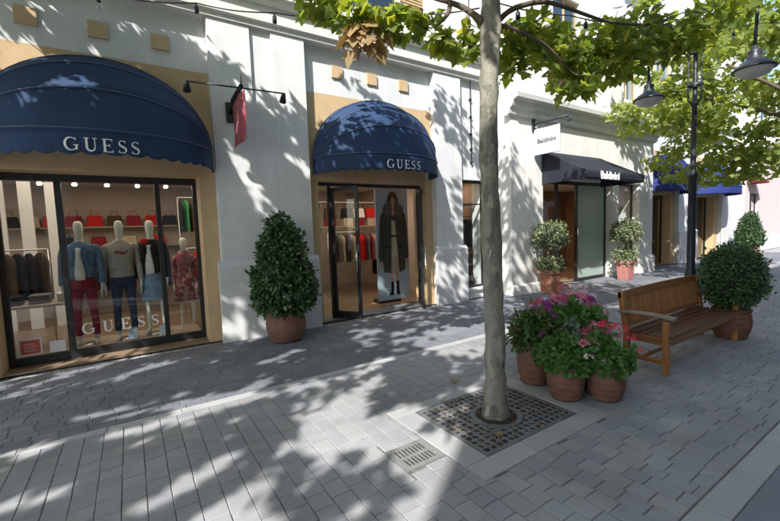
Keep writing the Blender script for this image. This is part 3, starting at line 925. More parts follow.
# building 2 openings
e2 = thing('shop_entrance', None, None); e2.parent = b2
y0, y1 = 6.78, 6.84
frame_bars(e2, [(9.10, .0, 9.17, 2.85), (10.05, 0, 10.15, 2.85), (11.02, 0, 11.12, 2.85), (12.58, 0, 12.65, 2.85), (9.10, 2.85, 12.65, 2.95), (9.17, 0, 10.05, .1), (11.12, 0, 12.58, .1)], y0, y1)
box('pane', (9.17, 6.81, .1), (10.05, 6.817, 2.85), M['glass'], e2)
box('pane', (11.12, 6.81, .1), (12.58, 6.817, 2.85), M['film'], e2)
w3 = thing('narrow_window', None, None); w3.parent = b2
frame_bars(w3, [(13.0, .28, 13.06, 2.95), (14.14, .28, 14.2, 2.95), (13.06, .28, 14.14, .34), (13.06, 2.89, 14.14, 2.95)], 6.72, 6.78)
box('pane', (13.06, 6.745, .34), (14.14, 6.752, 2.89), M['glass'], w3)
MB().tube([(11.0, 6.70, 1.0), (11.0, 6.70, 1.6)], .015).build('handle', M['chrome'], e2)
# building 3 openings
for c, oh in ((16.61, 1.15), (21.15, 1.0)):
    e = thing('shop_entrance', None, None); e.parent = b3
    frame_bars(e, [(c-oh, 0, c-oh+.07, 2.62), (c+oh-.07, 0, c+oh, 2.62), (c-oh, 2.62, c+oh, 2.7), (c-.05, 0, c+.05, 2.62), (c-oh+.07, 0, c-.05, .12)], 7.3, 7.36)
    box('pane', (c-oh+.07, 7.325, .12), (c-.05, 7.332, 2.62), M['glass'], e)
    box('pane', (c+.05, 7.325, .02), (c+oh-.07, 7.332, 2.62), M['glass'], e)

# ------------------------------------------------------------------ awnings
def dome_awning(label, c, a, p, h, zh, yw, mat, nr=4, group=None, text=True, val=.27):
    t = thing('awning', label, 'awning', (c, yw, zh), 0, group)
    ex = .97
    def rib(tt, phi):
        r_ = math.sin(PI*min(max(tt, 0), 1))**ex if 0 < tt < 1 else 0
        return Vector((-a*math.cos(PI*tt), -p*math.cos(phi)*r_, h*math.sin(phi)*r_))
    # parameter warp so that the steep ends get enough segments
    def T(u): return .5-.5*math.cos(PI*u)
    phis = [0, R(27), R(52), R(74), R(89.5)]
    for k in range(len(phis)-1):
        f0, f1 = phis[k], phis[k+1]
        def fn(u, v, f0=f0, f1=f1):
            A = rib(T(u), f0); B = rib(T(u), f1)
            q = A.lerp(B, v)
            sag = math.sin(PI*v)
            mid = rib(T(u), f0*(1-v)+f1*v)
            q = q.lerp(mid, .18)
            n = noise.noise(Vector((u*5+k*3, v*2, c)))*.03*sag
            n += noise.noise(Vector((u*14+k*5, v*3, c+4)))*.012*sag
            return q + Vector((0, -1, .6))*n
        MB().grid(fn, 48, 8).build('canopy_panel', mat, t, solid=.003, recalc=False)
        MB().tube([rib(T(i/40), f0 if k else R(1.5)) + Vector((0, -.004, .004)) for i in range(41)], .012, 6).build('rib', M['piping'] if mat is M['navy'] else mat, t, recalc=False)
    nsc = 30
    def vfn(u, v):
        q = rib(T(u), 0)
        # arc-length based scallops
        s = u*nsc
        sc = abs(math.sin(PI*s))**.7*.035
        fl = .012*math.sin(u*37)*v
        out = Vector((q.x, q.y, 0)); 
        if out.length > 0: out.normalize()
        return q + Vector((0, 0, -v*(val-.035+sc))) + out*fl
    MB().grid(vfn, nsc*6, 5).build('valance', mat, t, solid=.003, recalc=False)
    # frame under the canvas
    mb = MB()
    for f in phis[:4]:
        mb.tube([rib(T(i/24), f)*.985 for i in range(25)], .010, 6)
    mb.tube([(-a, 0, -.02), (a, 0, -.02)], .012, 6)
    mb.build('awning_frame', M['darkmetal'], t, recalc=False)
    if text:
        # arc length table along front rib
        N = 400; P = [rib(T(i/N), 0) for i in range(N+1)]
        L = [0]
        for i in range(N): L.append(L[-1]+(P[i+1]-P[i]).length)
        half = L[-1]/2
        def pos(s):
            s = s+half
            i = min(range(0, N), key=lambda k: abs(L[k]-s))
            q = P[i].lerp(P[i+1], (s-L[i])/max(1e-6, L[i+1]-L[i]))
            d = (P[i+1]-P[i]).normalized(); nn = Vector((d.y, -d.x, 0)).normalized()
            return q, nn
        def fn(u, v, d):
            q, nn = pos(u)
            return q + nn*(d+.018) + Vector((0, 0, -.232+v))
        serif_letters(text, fn, 0, .004, M['letter'], t, gap=.20, height=.155)
    return t
dome_awning('navy domed awning lettered GUESS over the wide display window', -.18, 1.37, 1.05, 1.18, 3.02, 6.93, M['navy'], group='navy domed awnings of the corner shop', text='GUESS')
dome_awning('navy domed awning lettered GUESS over the open glass door', 4.27, 1.36, 1.0, 1.20, 3.07, 6.93, M['navy'], group='navy domed awnings of the corner shop', text='GUESS')
dome_awning('royal blue domed awning just left of the lamp post', 16.6, 1.55, 1.05, 1.15, 2.98, 6.93, M['blue'], group='royal blue domed awnings', text=None)
dome_awning('royal blue domed awning right of the lamp post, farther away', 21.2, 1.7, 1.05, 1.15, 2.98, 6.93, M['blue'], group='royal blue domed awnings', text=None)

aw = thing('awning', 'black sloping canvas awning lettered Baldinini over a glazed door', 'awning', (9.02, 6.49, 0))
W_, P_, ZT_, ZF_, VH = 2.78, 1.2, 3.62, 2.98, .2
MB().grid(lambda u, v: Vector((u*W_, -v*P_, ZT_+(ZF_-ZT_)*v - .03*math.sin(PI*v) - .012*math.sin(PI*(u*3 % 1))*v)), 30, 10).build('canopy_panel', M['black_canvas'], aw, solid=.003, recalc=False)
for x in (0.001, W_-.001):
    MB().add([(x, 0, ZT_-.01), (x, -P_, ZF_-.01), (x, -P_, ZF_-VH), (x, 0, ZF_-VH)], [(0,1,2,3)]).build('side_panel', M['black_canvas'], aw, solid=.003, recalc=False)
MB().grid(lambda u, v: Vector((u*W_, -P_-.004-.008*math.sin(u*30)*v, ZF_-v*VH)), 60, 3).build('valance', M['black_canvas'], aw, solid=.003, recalc=False)
mb = MB()
for a_, b_ in (((0.02, 0, ZT_-.03), (0.02, -P_+.02, ZF_-.03)), ((W_-.02, 0, ZT_-.03), (W_-.02, -P_+.02, ZF_-.03)), ((0.02, -P_+.02, ZF_-.03), (W_-.02, -P_+.02, ZF_-.03)), ((0.02, -P_+.02, ZF_-VH+.01), (W_-.02, -P_+.02, ZF_-VH+.01)), ((W_/2, 0, ZT_-.03), (W_/2, -P_+.02, ZF_-.05))):
    mb.tube([a_, b_], .014, 6)
mb.build('awning_frame', M['darkmetal'], aw, recalc=False)
tx = text_obj('Baldinini', .26, M['letter'], aw, bold=.008); tx.rotation_euler = (PI/2, 0, 0); tx.location = (1.0, -P_-.026, ZF_-.105)
aw4 = thing('awning', 'thin dark red flat awning on the far pink wall', 'awning', (24.8, 6.6, 3.35))
MB().box(0, -.5, 0, 1.3, 0, .10).build('canopy_panel', M['maroon'], aw4, bevel=.01, recalc=False)
MB().tube([(0.1, -.45, .1), (0.1, 0, .5)], .012, 6).tube([(1.2, -.45, .1), (1.2, 0, .5)], .012, 6).build('tie_rod', M['darkmetal'], aw4, recalc=False)

# ------------------------------------------------------------------ signs
sg = thing('hanging_sign', 'white square Baldinini sign hanging from a black bracket on the cream corner', 'sign', (8.68, 6.5, 0))
M['sign_white'] = mat_basic('sign_white', (.52, .53, .55), .5, var=.04, bump=0)
MB().box(-.02, -.75, 3.47, .02, -.05, 4.10).build('sign_board', M['sign_white'], sg, bevel=.006, recalc=False)
MB().tube([(0, .0, 4.24), (0, -1.0, 4.24)], .022, 8).build('bracket_arm', M['darkmetal'], sg)
MB().box(-.05, -.04, 4.08, .05, 0, 4.40).build('wall_plate', M['darkmetal'], sg, bevel=.01, recalc=False)
MB().tube([(0, -.02, 4.12), (0, -.2, 4.15), (0, -.28, 4.23)], .014, 8).build('bracket_scroll', M['darkmetal'], sg)
for y in (-.2, -.62):
    MB().tube([(0, y, 4.24), (0, y, 4.07)], .016, 6).build('hanger', M['darkmetal'], sg)
MB().tube([(0, -1.0, 4.24), (0, -1.02, 4.14), (0, -.95, 4.1)], .02, 8).build('finial', M['darkmetal'], sg)
tx = text_obj('Baldinini', .155, M['letter_grey'], sg, bold=.003, depth=.002); tx.rotation_euler = (PI/2, 0, -PI/2); tx.location = (-.024, -.40, 3.79)

bn = thing('banner_sign', 'red hanging banner on a black bracket with two small spotlights, white pilaster', 'sign', (1.50, 6.85, 0))
MB().box(-.07, -.07, 3.55, .07, 0, 3.86).build('wall_plate', M['darkmetal'], bn, bevel=.012, recalc=False)
MB().tube([(0, -.03, 3.68), (0, -.25, 3.84), (0, -.80, 3.88)], .035, 8).build('bracket_arm', M['darkmetal'], bn)
MB().tube([(-.70, -.78, 3.84), (.64, -.78, 3.88)], .012, 8).build('cross_rod', M['darkmetal'], bn)
MB().tube([(0, -.80, 3.88), (0, -.84, 4.04)], [.012, .004], 6).build('finial', M['darkmetal'], bn)
for x, z in ((-.70, 3.84), (.64, 3.88)):
    MB().tube([(x, -.78, z), (x, -.74, z-.02), (x+.01, -.66, z-.09)], [.02, .035, .055], 10).build('spotlight', M['darkmetal'], bn)
MB().grid(lambda u, v: Vector((.012*math.sin(u*7+v*3), -.18-.76*u, 3.80-v*.68)), 10, 14).build('banner_cloth', M['banner'], bn, solid=.004, recalc=False)
for k, ch in enumerate('GUESS'):
    serif_letters(ch, lambda u, v, d, k=k: (-.016-d, -.55-u, 3.64-k*.12+v), 0, .003, M['banner_letter'], bn, height=.085)

# conduit with clamps
cd = thing('wall_cable', 'thin black cable with clamps running down the white wall by the narrow window', 'cable', (6.92, 6.9, 0))
MB().tube([(0, 0, 8.9), (0, 0, 6.0), (.005, -.06, 5.3), (0, .0, 5.1), (0, 0, 3.2)], .012, 6).build('cable', M['darkmetal'], cd)
for z in (3.25, 3.55, 3.9, 4.3, 4.7): MB().box(-.03, -.02, z, .03, .03, z+.04).build('clamp', M['darkmetal'], cd, recalc=False)

# ------------------------------------------------------------------ tree grate and drain cover
def holed_plate(name, x0, y0, x1, y1, nx, ny, z, th, mat, parent, skip=None, rseed=5, shape='drop', rim=.03):
    rr = random.Random(rseed); mb = MB()
    X0_, X1_, Y0_, Y1_ = x0+rim, x1-rim, y0+rim, y1-rim
    dx, dy = (X1_-X0_)/nx, (Y1_-Y0_)/ny
    for q in ((x0, y0, x1, Y0_), (x0, Y1_, x1, y1), (x0, Y0_, X0_, Y1_), (X1_, Y0_, x1, Y1_)):
        mb.box(q[0], q[1], z-th, q[2], q[3], z)
    jit = {}
    def node(i, j):
        if (i, j) not in jit:
            e = .22 if 0 < i < nx and 0 < j < ny else 0
            jit[(i, j)] = (X0_+(i+rr.uniform(-e, e))*dx, Y0_+(j+rr.uniform(-e, e))*dy)
        return jit[(i, j)]
    for i in range(nx):
        for j in range(ny):
            cx, cy = X0_+(i+.5)*dx, Y0_+(j+.5)*dy
            if skip and skip(cx, cy): continue
            cs = [node(i, j), node(i+1, j), node(i+1, j+1), node(i, j+1)]
            cx = sum(q[0] for q in cs)/4; cy = sum(q[1] for q in cs)/4
            out = []
            for k in range(4):
                a, b = cs[k], cs[(k+1) % 4]
                out += [a, ((a[0]+b[0])/2, (a[1]+b[1])/2)]
            an = rr.uniform(0, PI)
            ra, rb = dx*.47*rr.uniform(.85, 1.05), dx*.34*rr.uniform(.65, 1.15)
            inn = []
            for (px, py) in out:
                th_ = math.atan2(py-cy, px-cx)
                ca, sa = math.cos(th_-an), math.sin(th_-an)
                r_ = ra*rb/math.hypot(rb*ca, ra*sa)
                inn.append((cx+r_*math.cos(th_), cy+r_*math.sin(th_)))
            vs = [(p[0], p[1], z) for p in out] + [(p[0], p[1], z-.003) for p in inn] + [(p[0], p[1], z-th) for p in inn]
            fs = [(k, (k+1) % 8, 8+(k+1) % 8, 8+k) for k in range(8)] + [(8+k, 8+(k+1) % 8, 16+(k+1) % 8, 16+k) for k in range(8)]
            mb.add(vs, fs)
    return mb.build(name, mat, parent, recalc=False)
TX, TY = 2.72, 2.46
gr = thing('tree_grate', 'square dark iron grate with leaf shaped holes round the foreground tree trunk', 'tree grate', (0, 0, 0))
holed_plate('grate_plate', GX0+.004, GY0+.004, GX1-.004, GY1-.004, 16, 13, .0, .018, M['iron'], gr, skip=lambda x, y: math.hypot(x-TX, y-TY) < .215)
def ring(r0, r1, z0, z1):
    mb = MB(); n = 40
    prof = [(r0, z0), (r0, z1), (r1, z1), (r1, z0)]
    return mb.lathe(prof, (TX, TY, 0), n, False)
ring(.19, .235, -.02, .003).build('grate_ring', M['iron'], gr)
so = MB().add([(GX0, GY0, -.0065), (GX1, GY0, -.0065), (GX1, GY1, -.0065), (GX0, GY1, -.0065)], [(0,1,2,3)]).build('soil', M['soil'], recalc=False)
tag(so, kind='structure')
bmh = MB()
def mound(u, v):
    an = 2*PI*u; r_ = .19*v
    return Vector((TX+r_*math.cos(an), TY+r_*math.sin(an), -.005+.035*(1-v)**1.0+.012*noise.noise(Vector((math.cos(an)*r_*40, math.sin(an)*r_*40, 0)))))
bmh.grid(mound, 32, 8).build('soil_mound', M['soil'], so, recalc=False)

rs = np.random.RandomState(77)
def litter(n, f, z, size, name, label):
    P = []
    while len(P) < n:
        q = f(rs)
        if q is not None: P.append((q[0], q[1], z+rs.uniform(0, .003)))
    P = np.array(P); D = rs.normal(0, 1, P.shape); D[:, 2] *= .12
    U = np.array([0, 0, 1.0])+rs.normal(0, .2, P.shape)
    o = link(name, leaf_mesh(name, P, D, U, rs.uniform(size*.6, size*1.3, n), 'oval'), M['leaf_dead'], None)
    return tag(o, label, 'leaf litter', kind='stuff')
LATER_LITTER = lambda: litter(420, lambda r: (r.uniform(GX0+.02, GX1-.02), r.uniform(GY0+.02, GY1-.02)), -.0055, .035, 'leaf_litter', 'brown dry leaf scraps lying in the soil under the iron grate')
dr = thing('drain_cover', 'small square grey cast drain cover with two rows of slots in the pavers', 'drain cover')
def slot_plate():
    mb = MB(); z = .001
    x0, y0, x1, y1 = DX0+.004, DY0+.004, DX1-.004, DY1-.004
    # bars along Y with slots between, two rows
    rows = [(y0+.045, (y0+y1)/2-.014), ((y0+y1)/2+.014, y1-.045)]
    n = 8; xa, xb = x0+.05, x1-.05; p_ = (xb-xa)/n
    ys = [y0, rows[0][0], rows[0][1], rows[1][0], rows[1][1], y1]
    for k in (0, 2, 4): mb.box(x0, ys[k], -.02, x1, ys[k+1], z)
    for (a, b) in rows:
        mb.box(x0, a, -.02, xa, b, z); mb.box(xb, a, -.02, x1, b, z)
        for i in range(n+1):
            w_ = p_*.5
            c_ = xa+i*p_
            l, r_ = max(xa, c_-w_/2), min(xb, c_+w_/2)
            if r_ > l: mb.box(l, a, -.02, r_, b, z-.0005)
    return mb
slot_plate().build('cover_plate', M['drain'], dr, recalc=False)
box('drain_dark_sheet', (DX0+.01, DY0+.01, -.0080), (DX1-.01, DY1-.01, -.0062), M['black_cloth'], dr)  # thin black sheet stands in for the shaded depth under the slots

# ------------------------------------------------------------------ foliage tools
def leaf_shape(kind):
    if kind == 'plane':
        # five-lobed leaf in xy, stalk at origin, length about 1
        pts = [(0, 0), (.18, -.02), (.46, .02), (.34, .22), (.56, .42), (.28, .48), (.22, .66), (0, 1.0), (-.22, .66), (-.28, .48), (-.56, .42), (-.34, .22), (-.46, .02), (-.18, -.02)]
        c = (0, .38)
        v = [(c[0], c[1], 0)] + [(x, y, -.10*abs(x)*1.4 - .12*max(0, y-.5)) for x, y in pts]
        f = [(0, i, i+1) for i in range(1, len(pts))] + [(0, len(pts), 1)]
        return np.array(v), f
    if kind == 'oval':
        v = [(0, 0, 0), (.24, .35, -.03), (.2, .7, -.05), (0, 1, -.1), (-.2, .7, -.05), (-.24, .35, -.03), (0, .5, .04)]
        f = [(6, 0, 1), (6, 1, 2), (6, 2, 3), (6, 3, 4), (6, 4, 5), (6, 5, 0)]
        return np.array(v), f
    if kind == 'quad':
        v = [(0, 0, 0), (.28, .5, -.04), (0, 1, -.06), (-.28, .5, -.04)]
        return np.array(v), [(0, 1, 2), (0, 2, 3)]
    if kind == 'round':
        v = [(0, 0, 0)] + [(.5*math.cos(a), .5+.5*math.sin(a), -.05*math.cos(3*a)) for a in [2*PI*k/7 for k in range(7)]]
        v[0] = (0, .5, .06)
        return np.array(v), [(0, 1+k, 1+(k+1) % 7) for k in range(7)]
    if kind == 'petals':
        v = []; f = []
        for k in range(5):
            a = 2*PI*k/5
            b = len(v)
            v += [(0, 0, 0), (.35*math.cos(a-.4), .35*math.sin(a-.4), .10), (.55*math.cos(a-.25), .55*math.sin(a-.25), .12), (.55*math.cos(a+.25), .55*math.sin(a+.25), .12), (.35*math.cos(a+.4), .35*math.sin(a+.4), .10)]
            f += [(b, b+1, b+2), (b, b+2, b+3), (b, b+3, b+4)]
        return np.array(v), f
SH = {k: leaf_shape(k) for k in ('plane', 'oval', 'quad', 'round', 'petals')}

def leaf_mesh(name, P, D, U, size, kind):
    """P positions (n,3), D growth dir, U rough face normal, size (n,)"""
    base, faces = SH[kind]
    n = len(P); k = len(base)
    D = D/np.linalg.norm(D, axis=1)[:, None]
    Xa = np.cross(D, U); Xa /= (np.linalg.norm(Xa, axis=1)[:, None]+1e-9)
    Na = np.cross(Xa, D)
    V = (P[:, None, :] + size[:, None, None]*(base[None, :, 0:1]*Xa[:, None, :] + base[None, :, 1:2]*D[:, None, :] + base[None, :, 2:3]*Na[:, None, :])).reshape(-1, 3)
    F = np.array(faces)
    Fa = (F[None] + (np.arange(n)*k)[:, None, None]).reshape(-1, 3)
    me = bpy.data.meshes.new(name)
    me.vertices.add(len(V)); me.vertices.foreach_set('co', V.astype(np.float32).ravel())
    me.loops.add(Fa.size); me.loops.foreach_set('vertex_index', Fa.astype(np.int32).ravel())
    me.polygons.add(len(Fa)); me.polygons.foreach_set('loop_start', np.arange(0, Fa.size, 3, dtype=np.int32))
    me.update(calc_edges=True)
    return me

def foliage(name, P, N, size, kind, mat, parent, rs, droop=.3, spread=.9):
    n = len(P)
    D = N + rs.normal(0, spread, (n, 3)) - np.array([0, 0, droop])
    U = N + np.array([0, 0, .6]) + rs.normal(0, .5, (n, 3))
    return link(name, leaf_mesh(name, P, D, U, size, kind), mat, parent)

def shell_points(n, rs, prof, c, lump=.1, lf=3.0, depth=.25):
    """points near the surface of a lathe profile prof [(r,z)...]; returns P,N"""
    pr_ = np.array(prof)
    seg = np.diff(pr_, axis=0); L = np.hypot(seg[:, 0], seg[:, 1]); mid = (pr_[:-1, 0]+pr_[1:, 0])/2
    w = L*np.maximum(mid, .02); w /= w.sum()
    s = rs.choice(len(seg), n, p=w); t = rs.random(n)
    r_ = pr_[s, 0]+seg[s, 0]*t; z = pr_[s, 1]+seg[s, 1]*t
    nr = seg[s, 1]; nz = -seg[s, 0]
    a = rs.random(n)*2*PI
    out = np.empty((n, 3)); N = np.empty((n, 3))
    ca, sa = np.cos(a), np.sin(a)
    k = np.array([noise.noise(Vector((float(x*lf*max(q, .05)*2), float(y*lf*max(q, .05)*2), float(zz*lf)))+Vector(c)) for x, y, q, zz in zip(ca, sa, r_, z)])
    k2 = np.array([noise.noise(Vector((float(x*lf*3*max(q, .05)*2), float(y*lf*3*max(q, .05)*2), float(zz*lf*3)))+Vector(c)) for x, y, q, zz in zip(ca, sa, r_, z)])
    off = lump*k + lump*.5*k2 - np.abs(rs.normal(0, depth, n))*.12
    nn = np.hypot(nr, nz)+1e-9
    rr_ = r_ + off*nr/nn; zz = z + off*nz/nn
    P = np.stack([c[0]+rr_*ca, c[1]+rr_*sa, c[2]+zz], 1)
    N = np.stack([nr/nn*ca, nr/nn*sa, nz/nn], 1)
    return P, N

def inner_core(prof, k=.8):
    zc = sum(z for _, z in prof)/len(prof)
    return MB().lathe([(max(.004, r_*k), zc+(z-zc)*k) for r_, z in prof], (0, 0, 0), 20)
M['core'] = mat_basic('foliage_shade', (.012, .02, .008), .95, var=.5, scale=30, bump=.5)  # near-black solid core stands in for the shade inside the foliage

def bush(parent, name, n, prof, size, kind, mat, seed, lump=.08, lf=3, depth=.25, droop=.2, spread=.8, core=.78, zoff=0):
    rs = np.random.RandomState(seed)
    P, N = shell_points(n, rs, prof, (0, 0, zoff), lump, lf, depth)
    o = tag(foliage(name, P, N, rs.uniform(size*.7, size*1.25, n), kind, mat, parent, rs, droop, spread), kind='stuff')
    ns_ = max(60, n//40)
    P, N = shell_points(ns_, rs, prof, (0, 0, zoff), lump, lf, .05)
    P = P + N*rs.uniform(0, size*.9, (ns_, 1))
    tag(foliage('shoots', P, N, rs.uniform(size*.9, size*1.7, ns_), kind, mat, parent, rs, -.3, .5), kind='stuff')
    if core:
        cc = inner_core(prof, core).build('shade_core', M['core'], parent, recalc=False)
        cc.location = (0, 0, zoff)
    return o

LATER_LITTER()
def fallen():
    rr = random.Random(8); k = 0
    spots = [(2.95, 3.25, 'just behind the grate surround'), (4.4, 3.4, 'behind the flower pots'), (3.5, 5.2, 'on the dark walk before the open door'), (2.45, 2.2, 'on the iron grate')]
    for x, y, w in spots:
        P = np.array([[0, 0, 0.0]]); a = rr.uniform(0, 6.28)
        me = leaf_mesh('fallen_leaf', P, np.array([[math.cos(a), math.sin(a), .04]]), np.array([[0, .1, -1.0]]), np.array([rr.uniform(.06, .10)]), 'plane')
        o = link('fallen_leaf', me, M['leaf_dead']); o.location = (x, y, .012)
        tag(o, 'dry brown fallen leaf lying %s' % w, 'leaf')
fallen()
# ------------------------------------------------------------------ trees
def trunk_tube(parent, pts, rad, name='trunk', n=20, mat=None, sub=6):
    P = []; Rr = []
    for i in range(len(pts)-1):
        for k in range(sub):
            t = k/sub
            a, b = Vector(pts[i]), Vector(pts[i+1])
            # catmull-rom
            p0 = Vector(pts[max(i-1, 0)]); p3 = Vector(pts[min(i+2, len(pts)-1)])
            q = .5*((2*a)+(b-p0)*t+(2*p0-5*a+4*b-p3)*t*t+(-p0+3*a-3*b+p3)*t**3)
            P.append(q); Rr.append(rad[i]+(rad[i+1]-rad[i])*t)
    P.append(Vector(pts[-1])); Rr.append(rad[-1])
    mb = MB().tube(P, Rr, n, True)
    mb.v = [tuple(Vector(v)+Vector((noise.noise(Vector(v)*9), noise.noise(Vector(v)*9+Vector((5, 5, 5))), 0))*rad[0]*.14) for v in mb.v]
    return mb.build(name, mat or M['bark'], parent)

def clump_leaves(rs, clumps, size):
    """clumps: (cx,cy,cz,rx,rz,n)"""
    P = []; D = []
    for cx, cy, cz, rx, rz, n in clumps:
        v = rs.normal(0, 1, (n, 3)); v /= np.linalg.norm(v, axis=1)[:, None]
        r_ = rs.random(n)**.45
        P.append(np.array([cx, cy, cz]) + v*r_[:, None]*np.array([rx, rx, rz]))
        d = v*np.array([1, 1, .3]) + np.array([0, 0, -.55]) + rs.normal(0, .45, (n, 3))
        D.append(d)
    P = np.concatenate(P); D = np.concatenate(D)
    U = np.array([0, 0, 1.0]) + rs.normal(0, .75, (len(P), 3))
    S_ = size*(.5+.8*rs.random(len(P))**.8)
    return P, D, U, S_

def crown_clumps(rs, c, rh, rv, n, cr, per, zmin=None, hollow=.55, avoid=None):
    out = []
    tries = 0
    while len(out) < n and tries < n*40:
        tries += 1
        v = rs.normal(0, 1, 3); v /= np.linalg.norm(v)
        r_ = hollow + (1-hollow)*rs.random()
        p = np.array(c) + v*r_*np.array([rh, rh, rv])
        if zmin is not None and p[2] < zmin: continue
        if avoid and avoid(p): continue
        out.append((p[0], p[1], p[2], cr*rs.uniform(.7, 1.3), cr*rs.uniform(.45, .8), int(per*rs.uniform(.6, 1.4))))
    return out

# leaves cut from the crowns to shape sun streaks (streak ends and half width)
FAC=[(1.24, 3.44, 1.49, 3.09, 0.1), (1.49, 3.12, 1.83, 2.69, 0.13), (1.64, 2.78, 1.91, 2.12, 0.15), (1.25, 0.33, 1.71, -0.14, 0.17), (2.44, 3.57, 2.61, 3.38, 0.07), (2.38, 3.12, 2.68, 2.9, 0.08), (1.49, 5.06, 1.6, 4.67, 0.09), (1.61, 4.32, 1.75, 4.07, 0.08), (1.96, 2.99, 2.33, 2.5, 0.08), (5.76, 3.13, 6.03, 2.37, 0.09), (1.2, 0.95, 1.33, 0.69, 0.08)]
AWN=[(-0.97, 3.39, -0.72, 3.32, 0.12), (-0.82, 3.19, -0.6, 3.1, 0.14), (-0.29, 3.33, 0.17, 3.22, 0.14), (-0.45, 4.01, -0.24, 4.0, 0.1)]
GRD=[(-0.79, 6.61, 0.12, 7.0, 0.09), (-0.03, 6.24, 0.55, 6.35, 0.08), (-0.99, 4.4, -0.71, 4.44, 0.09), (-0.29, 4.29, 2.28, 4.28, 0.07), (-0.52, 4.9, 1.05, 4.43, 0.1), (-0.75, 3.57, -0.54, 3.54, 0.12), (-0.01, 3.02, 0.55, 3.27, 0.1), (1.12, 3.02, 1.51, 3.15, 0.12), (1.23, 5.41, 2.01, 5.62, 0.08), (3.57, 5.39, 4.36, 5.6, 0.1)]

def sun_gaps(P):
    T_ = np.array(travel); keep = np.ones(len(P), bool)
    def seg(Q, a, b, r):
        a = np.array(a); b = np.array(b); d = b-a
        t = np.clip(((Q-a) @ d)/(d @ d), 0, 1)
        return np.linalg.norm(Q-(a+t[:, None]*d), axis=1) < r*(.75+.5*np.sin(t*9+a[0]*7)**2)
    for yp, L in ((6.83, FAC), (6.2, AWN)):
        k = (yp-P[:, 1])/T_[1]; Q = (P+T_*k[:, None])[:, [0, 2]]
        for x0, z0, x1, z1, r in L: keep &= ~(seg(Q, (x0, z0), (x1, z1), r+.04) & (k > 0))
    k = -P[:, 2]/T_[2]; Q = (P+T_*k[:, None])[:, :2]
    for x0, y0, x1, y1, r in GRD: keep &= ~seg(Q, (x0, y0), (x1, y1), r+.04)
    return keep
# foreground plane tree ------------------------------------------------------
t1 = thing('plane_tree', 'foreground plane tree with mottled bark rising from the iron grate', 'tree', (0, 0, 0))
TR = [(TX+.0, TY+.0, -.05), (TX-.005, TY+.0, .08), (2.71, 2.45, .45), (2.685, 2.44, 1.3), (2.665, 2.45, 2.2), (2.70, 2.47, 2.9), (2.745, 2.48, 3.45), (2.76, 2.48, 4.2), (2.7, 2.5, 5.2), (2.75, 2.45, 6.4)]
trunk_tube(t1, TR, [.15, .115, .095, .083, .077, .077, .086, .072, .055, .03])
BR = [
 [(2.72, 2.47, 3.42), (2.85, 2.5, 3.54), (2.99, 2.42, 3.66), (3.31, 2.34, 3.76), (3.73, 2.31, 3.78), (4.21, 2.23, 3.76), (5.0, 2.2, 3.92), (5.7, 2.1, 4.2)],
 [(2.72, 2.47, 3.40), (2.87, 2.46, 3.50), (3.01, 2.38, 3.45), (3.28, 2.32, 3.37), (3.48, 2.3, 3.27), (3.68, 2.28, 3.17), (3.92, 2.25, 3.20)],
 [(3.01, 2.38, 3.45), (3.4, 2.5, 3.50), (3.9, 2.7, 3.46), (4.4, 2.8, 3.50)],
 [(2.68, 2.5, 3.5), (2.6, 2.62, 3.64), (2.5, 2.72, 3.72), (2.38, 2.84, 3.79), (2.0, 3.1, 4.0), (1.5, 3.4, 4.3)],
 [(2.50, 2.71, 3.71), (2.43, 2.68, 3.58), (2.35, 2.72, 3.49), (2.30, 2.76, 3.47)],
 [(2.72, 2.5, 4.0), (3.2, 3.1, 4.7), (3.9, 3.9, 5.4), (4.4, 4.5, 6.0)],
 [(2.72, 2.5, 4.1), (3.3, 1.9, 4.8), (4.0, 1.2, 5.6), (4.4, .9, 6.3)],
 [(2.7, 2.5, 4.3), (2.0, 1.9, 5.0), (1.3, 1.3, 5.8), (.8, 1.1, 6.5)],
 [(2.7, 2.5, 4.6), (2.3, 3.3, 5.5), (1.8, 4.1, 6.3)],
 [(2.72, 2.48, 5.0), (3.4, 2.6, 6.2), (3.9, 2.7, 7.4)],
]
for i, b in enumerate(BR):
    r0 = .031 if i in (0, 3) else .024
    trunk_tube(t1, b, [r0*(1-.8*k/(len(b)-1)) for k in range(len(b))], 'branch', 8, sub=4, mat=M['twig'])
rs = np.random.RandomState(11)
low = [ # leaf sprays that hang into view (x,y,z,rh,rz,n)
 (1.50, 3.35, 3.78, .20, .11, 34), (1.70, 3.18, 3.62, .20, .11, 34), (1.90, 3.05, 3.60, .18, .10, 30), (2.10, 2.97, 3.56, .20, .10, 34), (2.30, 2.9, 3.62, .15, .09, 18),
 (2.44, 2.80, 3.42, .13, .06, 18), (2.62, 2.72, 3.36, .12, .08, 16), (2.66, 2.70, 3.52, .10, .07, 10),
 (3.10, 2.60, 3.55, .22, .14, 40), (3.20, 2.58, 3.30, .16, .12, 26), (3.45, 2.55, 3.60, .24, .14, 40), (3.70, 2.45, 3.42, .26, .14, 48), (3.85, 2.3, 3.10, .18, .08, 24), (3.55, 2.35, 3.05, .12, .07, 12),
 (4.05, 2.5, 3.32, .26, .12, 46), (4.30, 2.5, 3.55, .30, .16, 60), (4.6, 2.4, 3.7, .32, .2, 70), (4.9, 2.4, 3.62, .28, .15, 52), (5.2, 2.35, 3.85, .34, .2, 76), (5.5, 2.2, 3.85, .32, .18, 64), (5.8, 2.1, 4.05, .34, .2, 70), (6.15, 1.95, 4.25, .3, .2, 50), (4.3, 2.9, 3.75, .35, .2, 60), (4.9, 2.9, 4.0, .4, .22, 70), (5.5, 2.7, 4.2, .4, .25, 70), (3.9, 2.8, 3.75, .3, .16, 44), (4.45, 2.25, 3.35, .18, .08, 22),
]
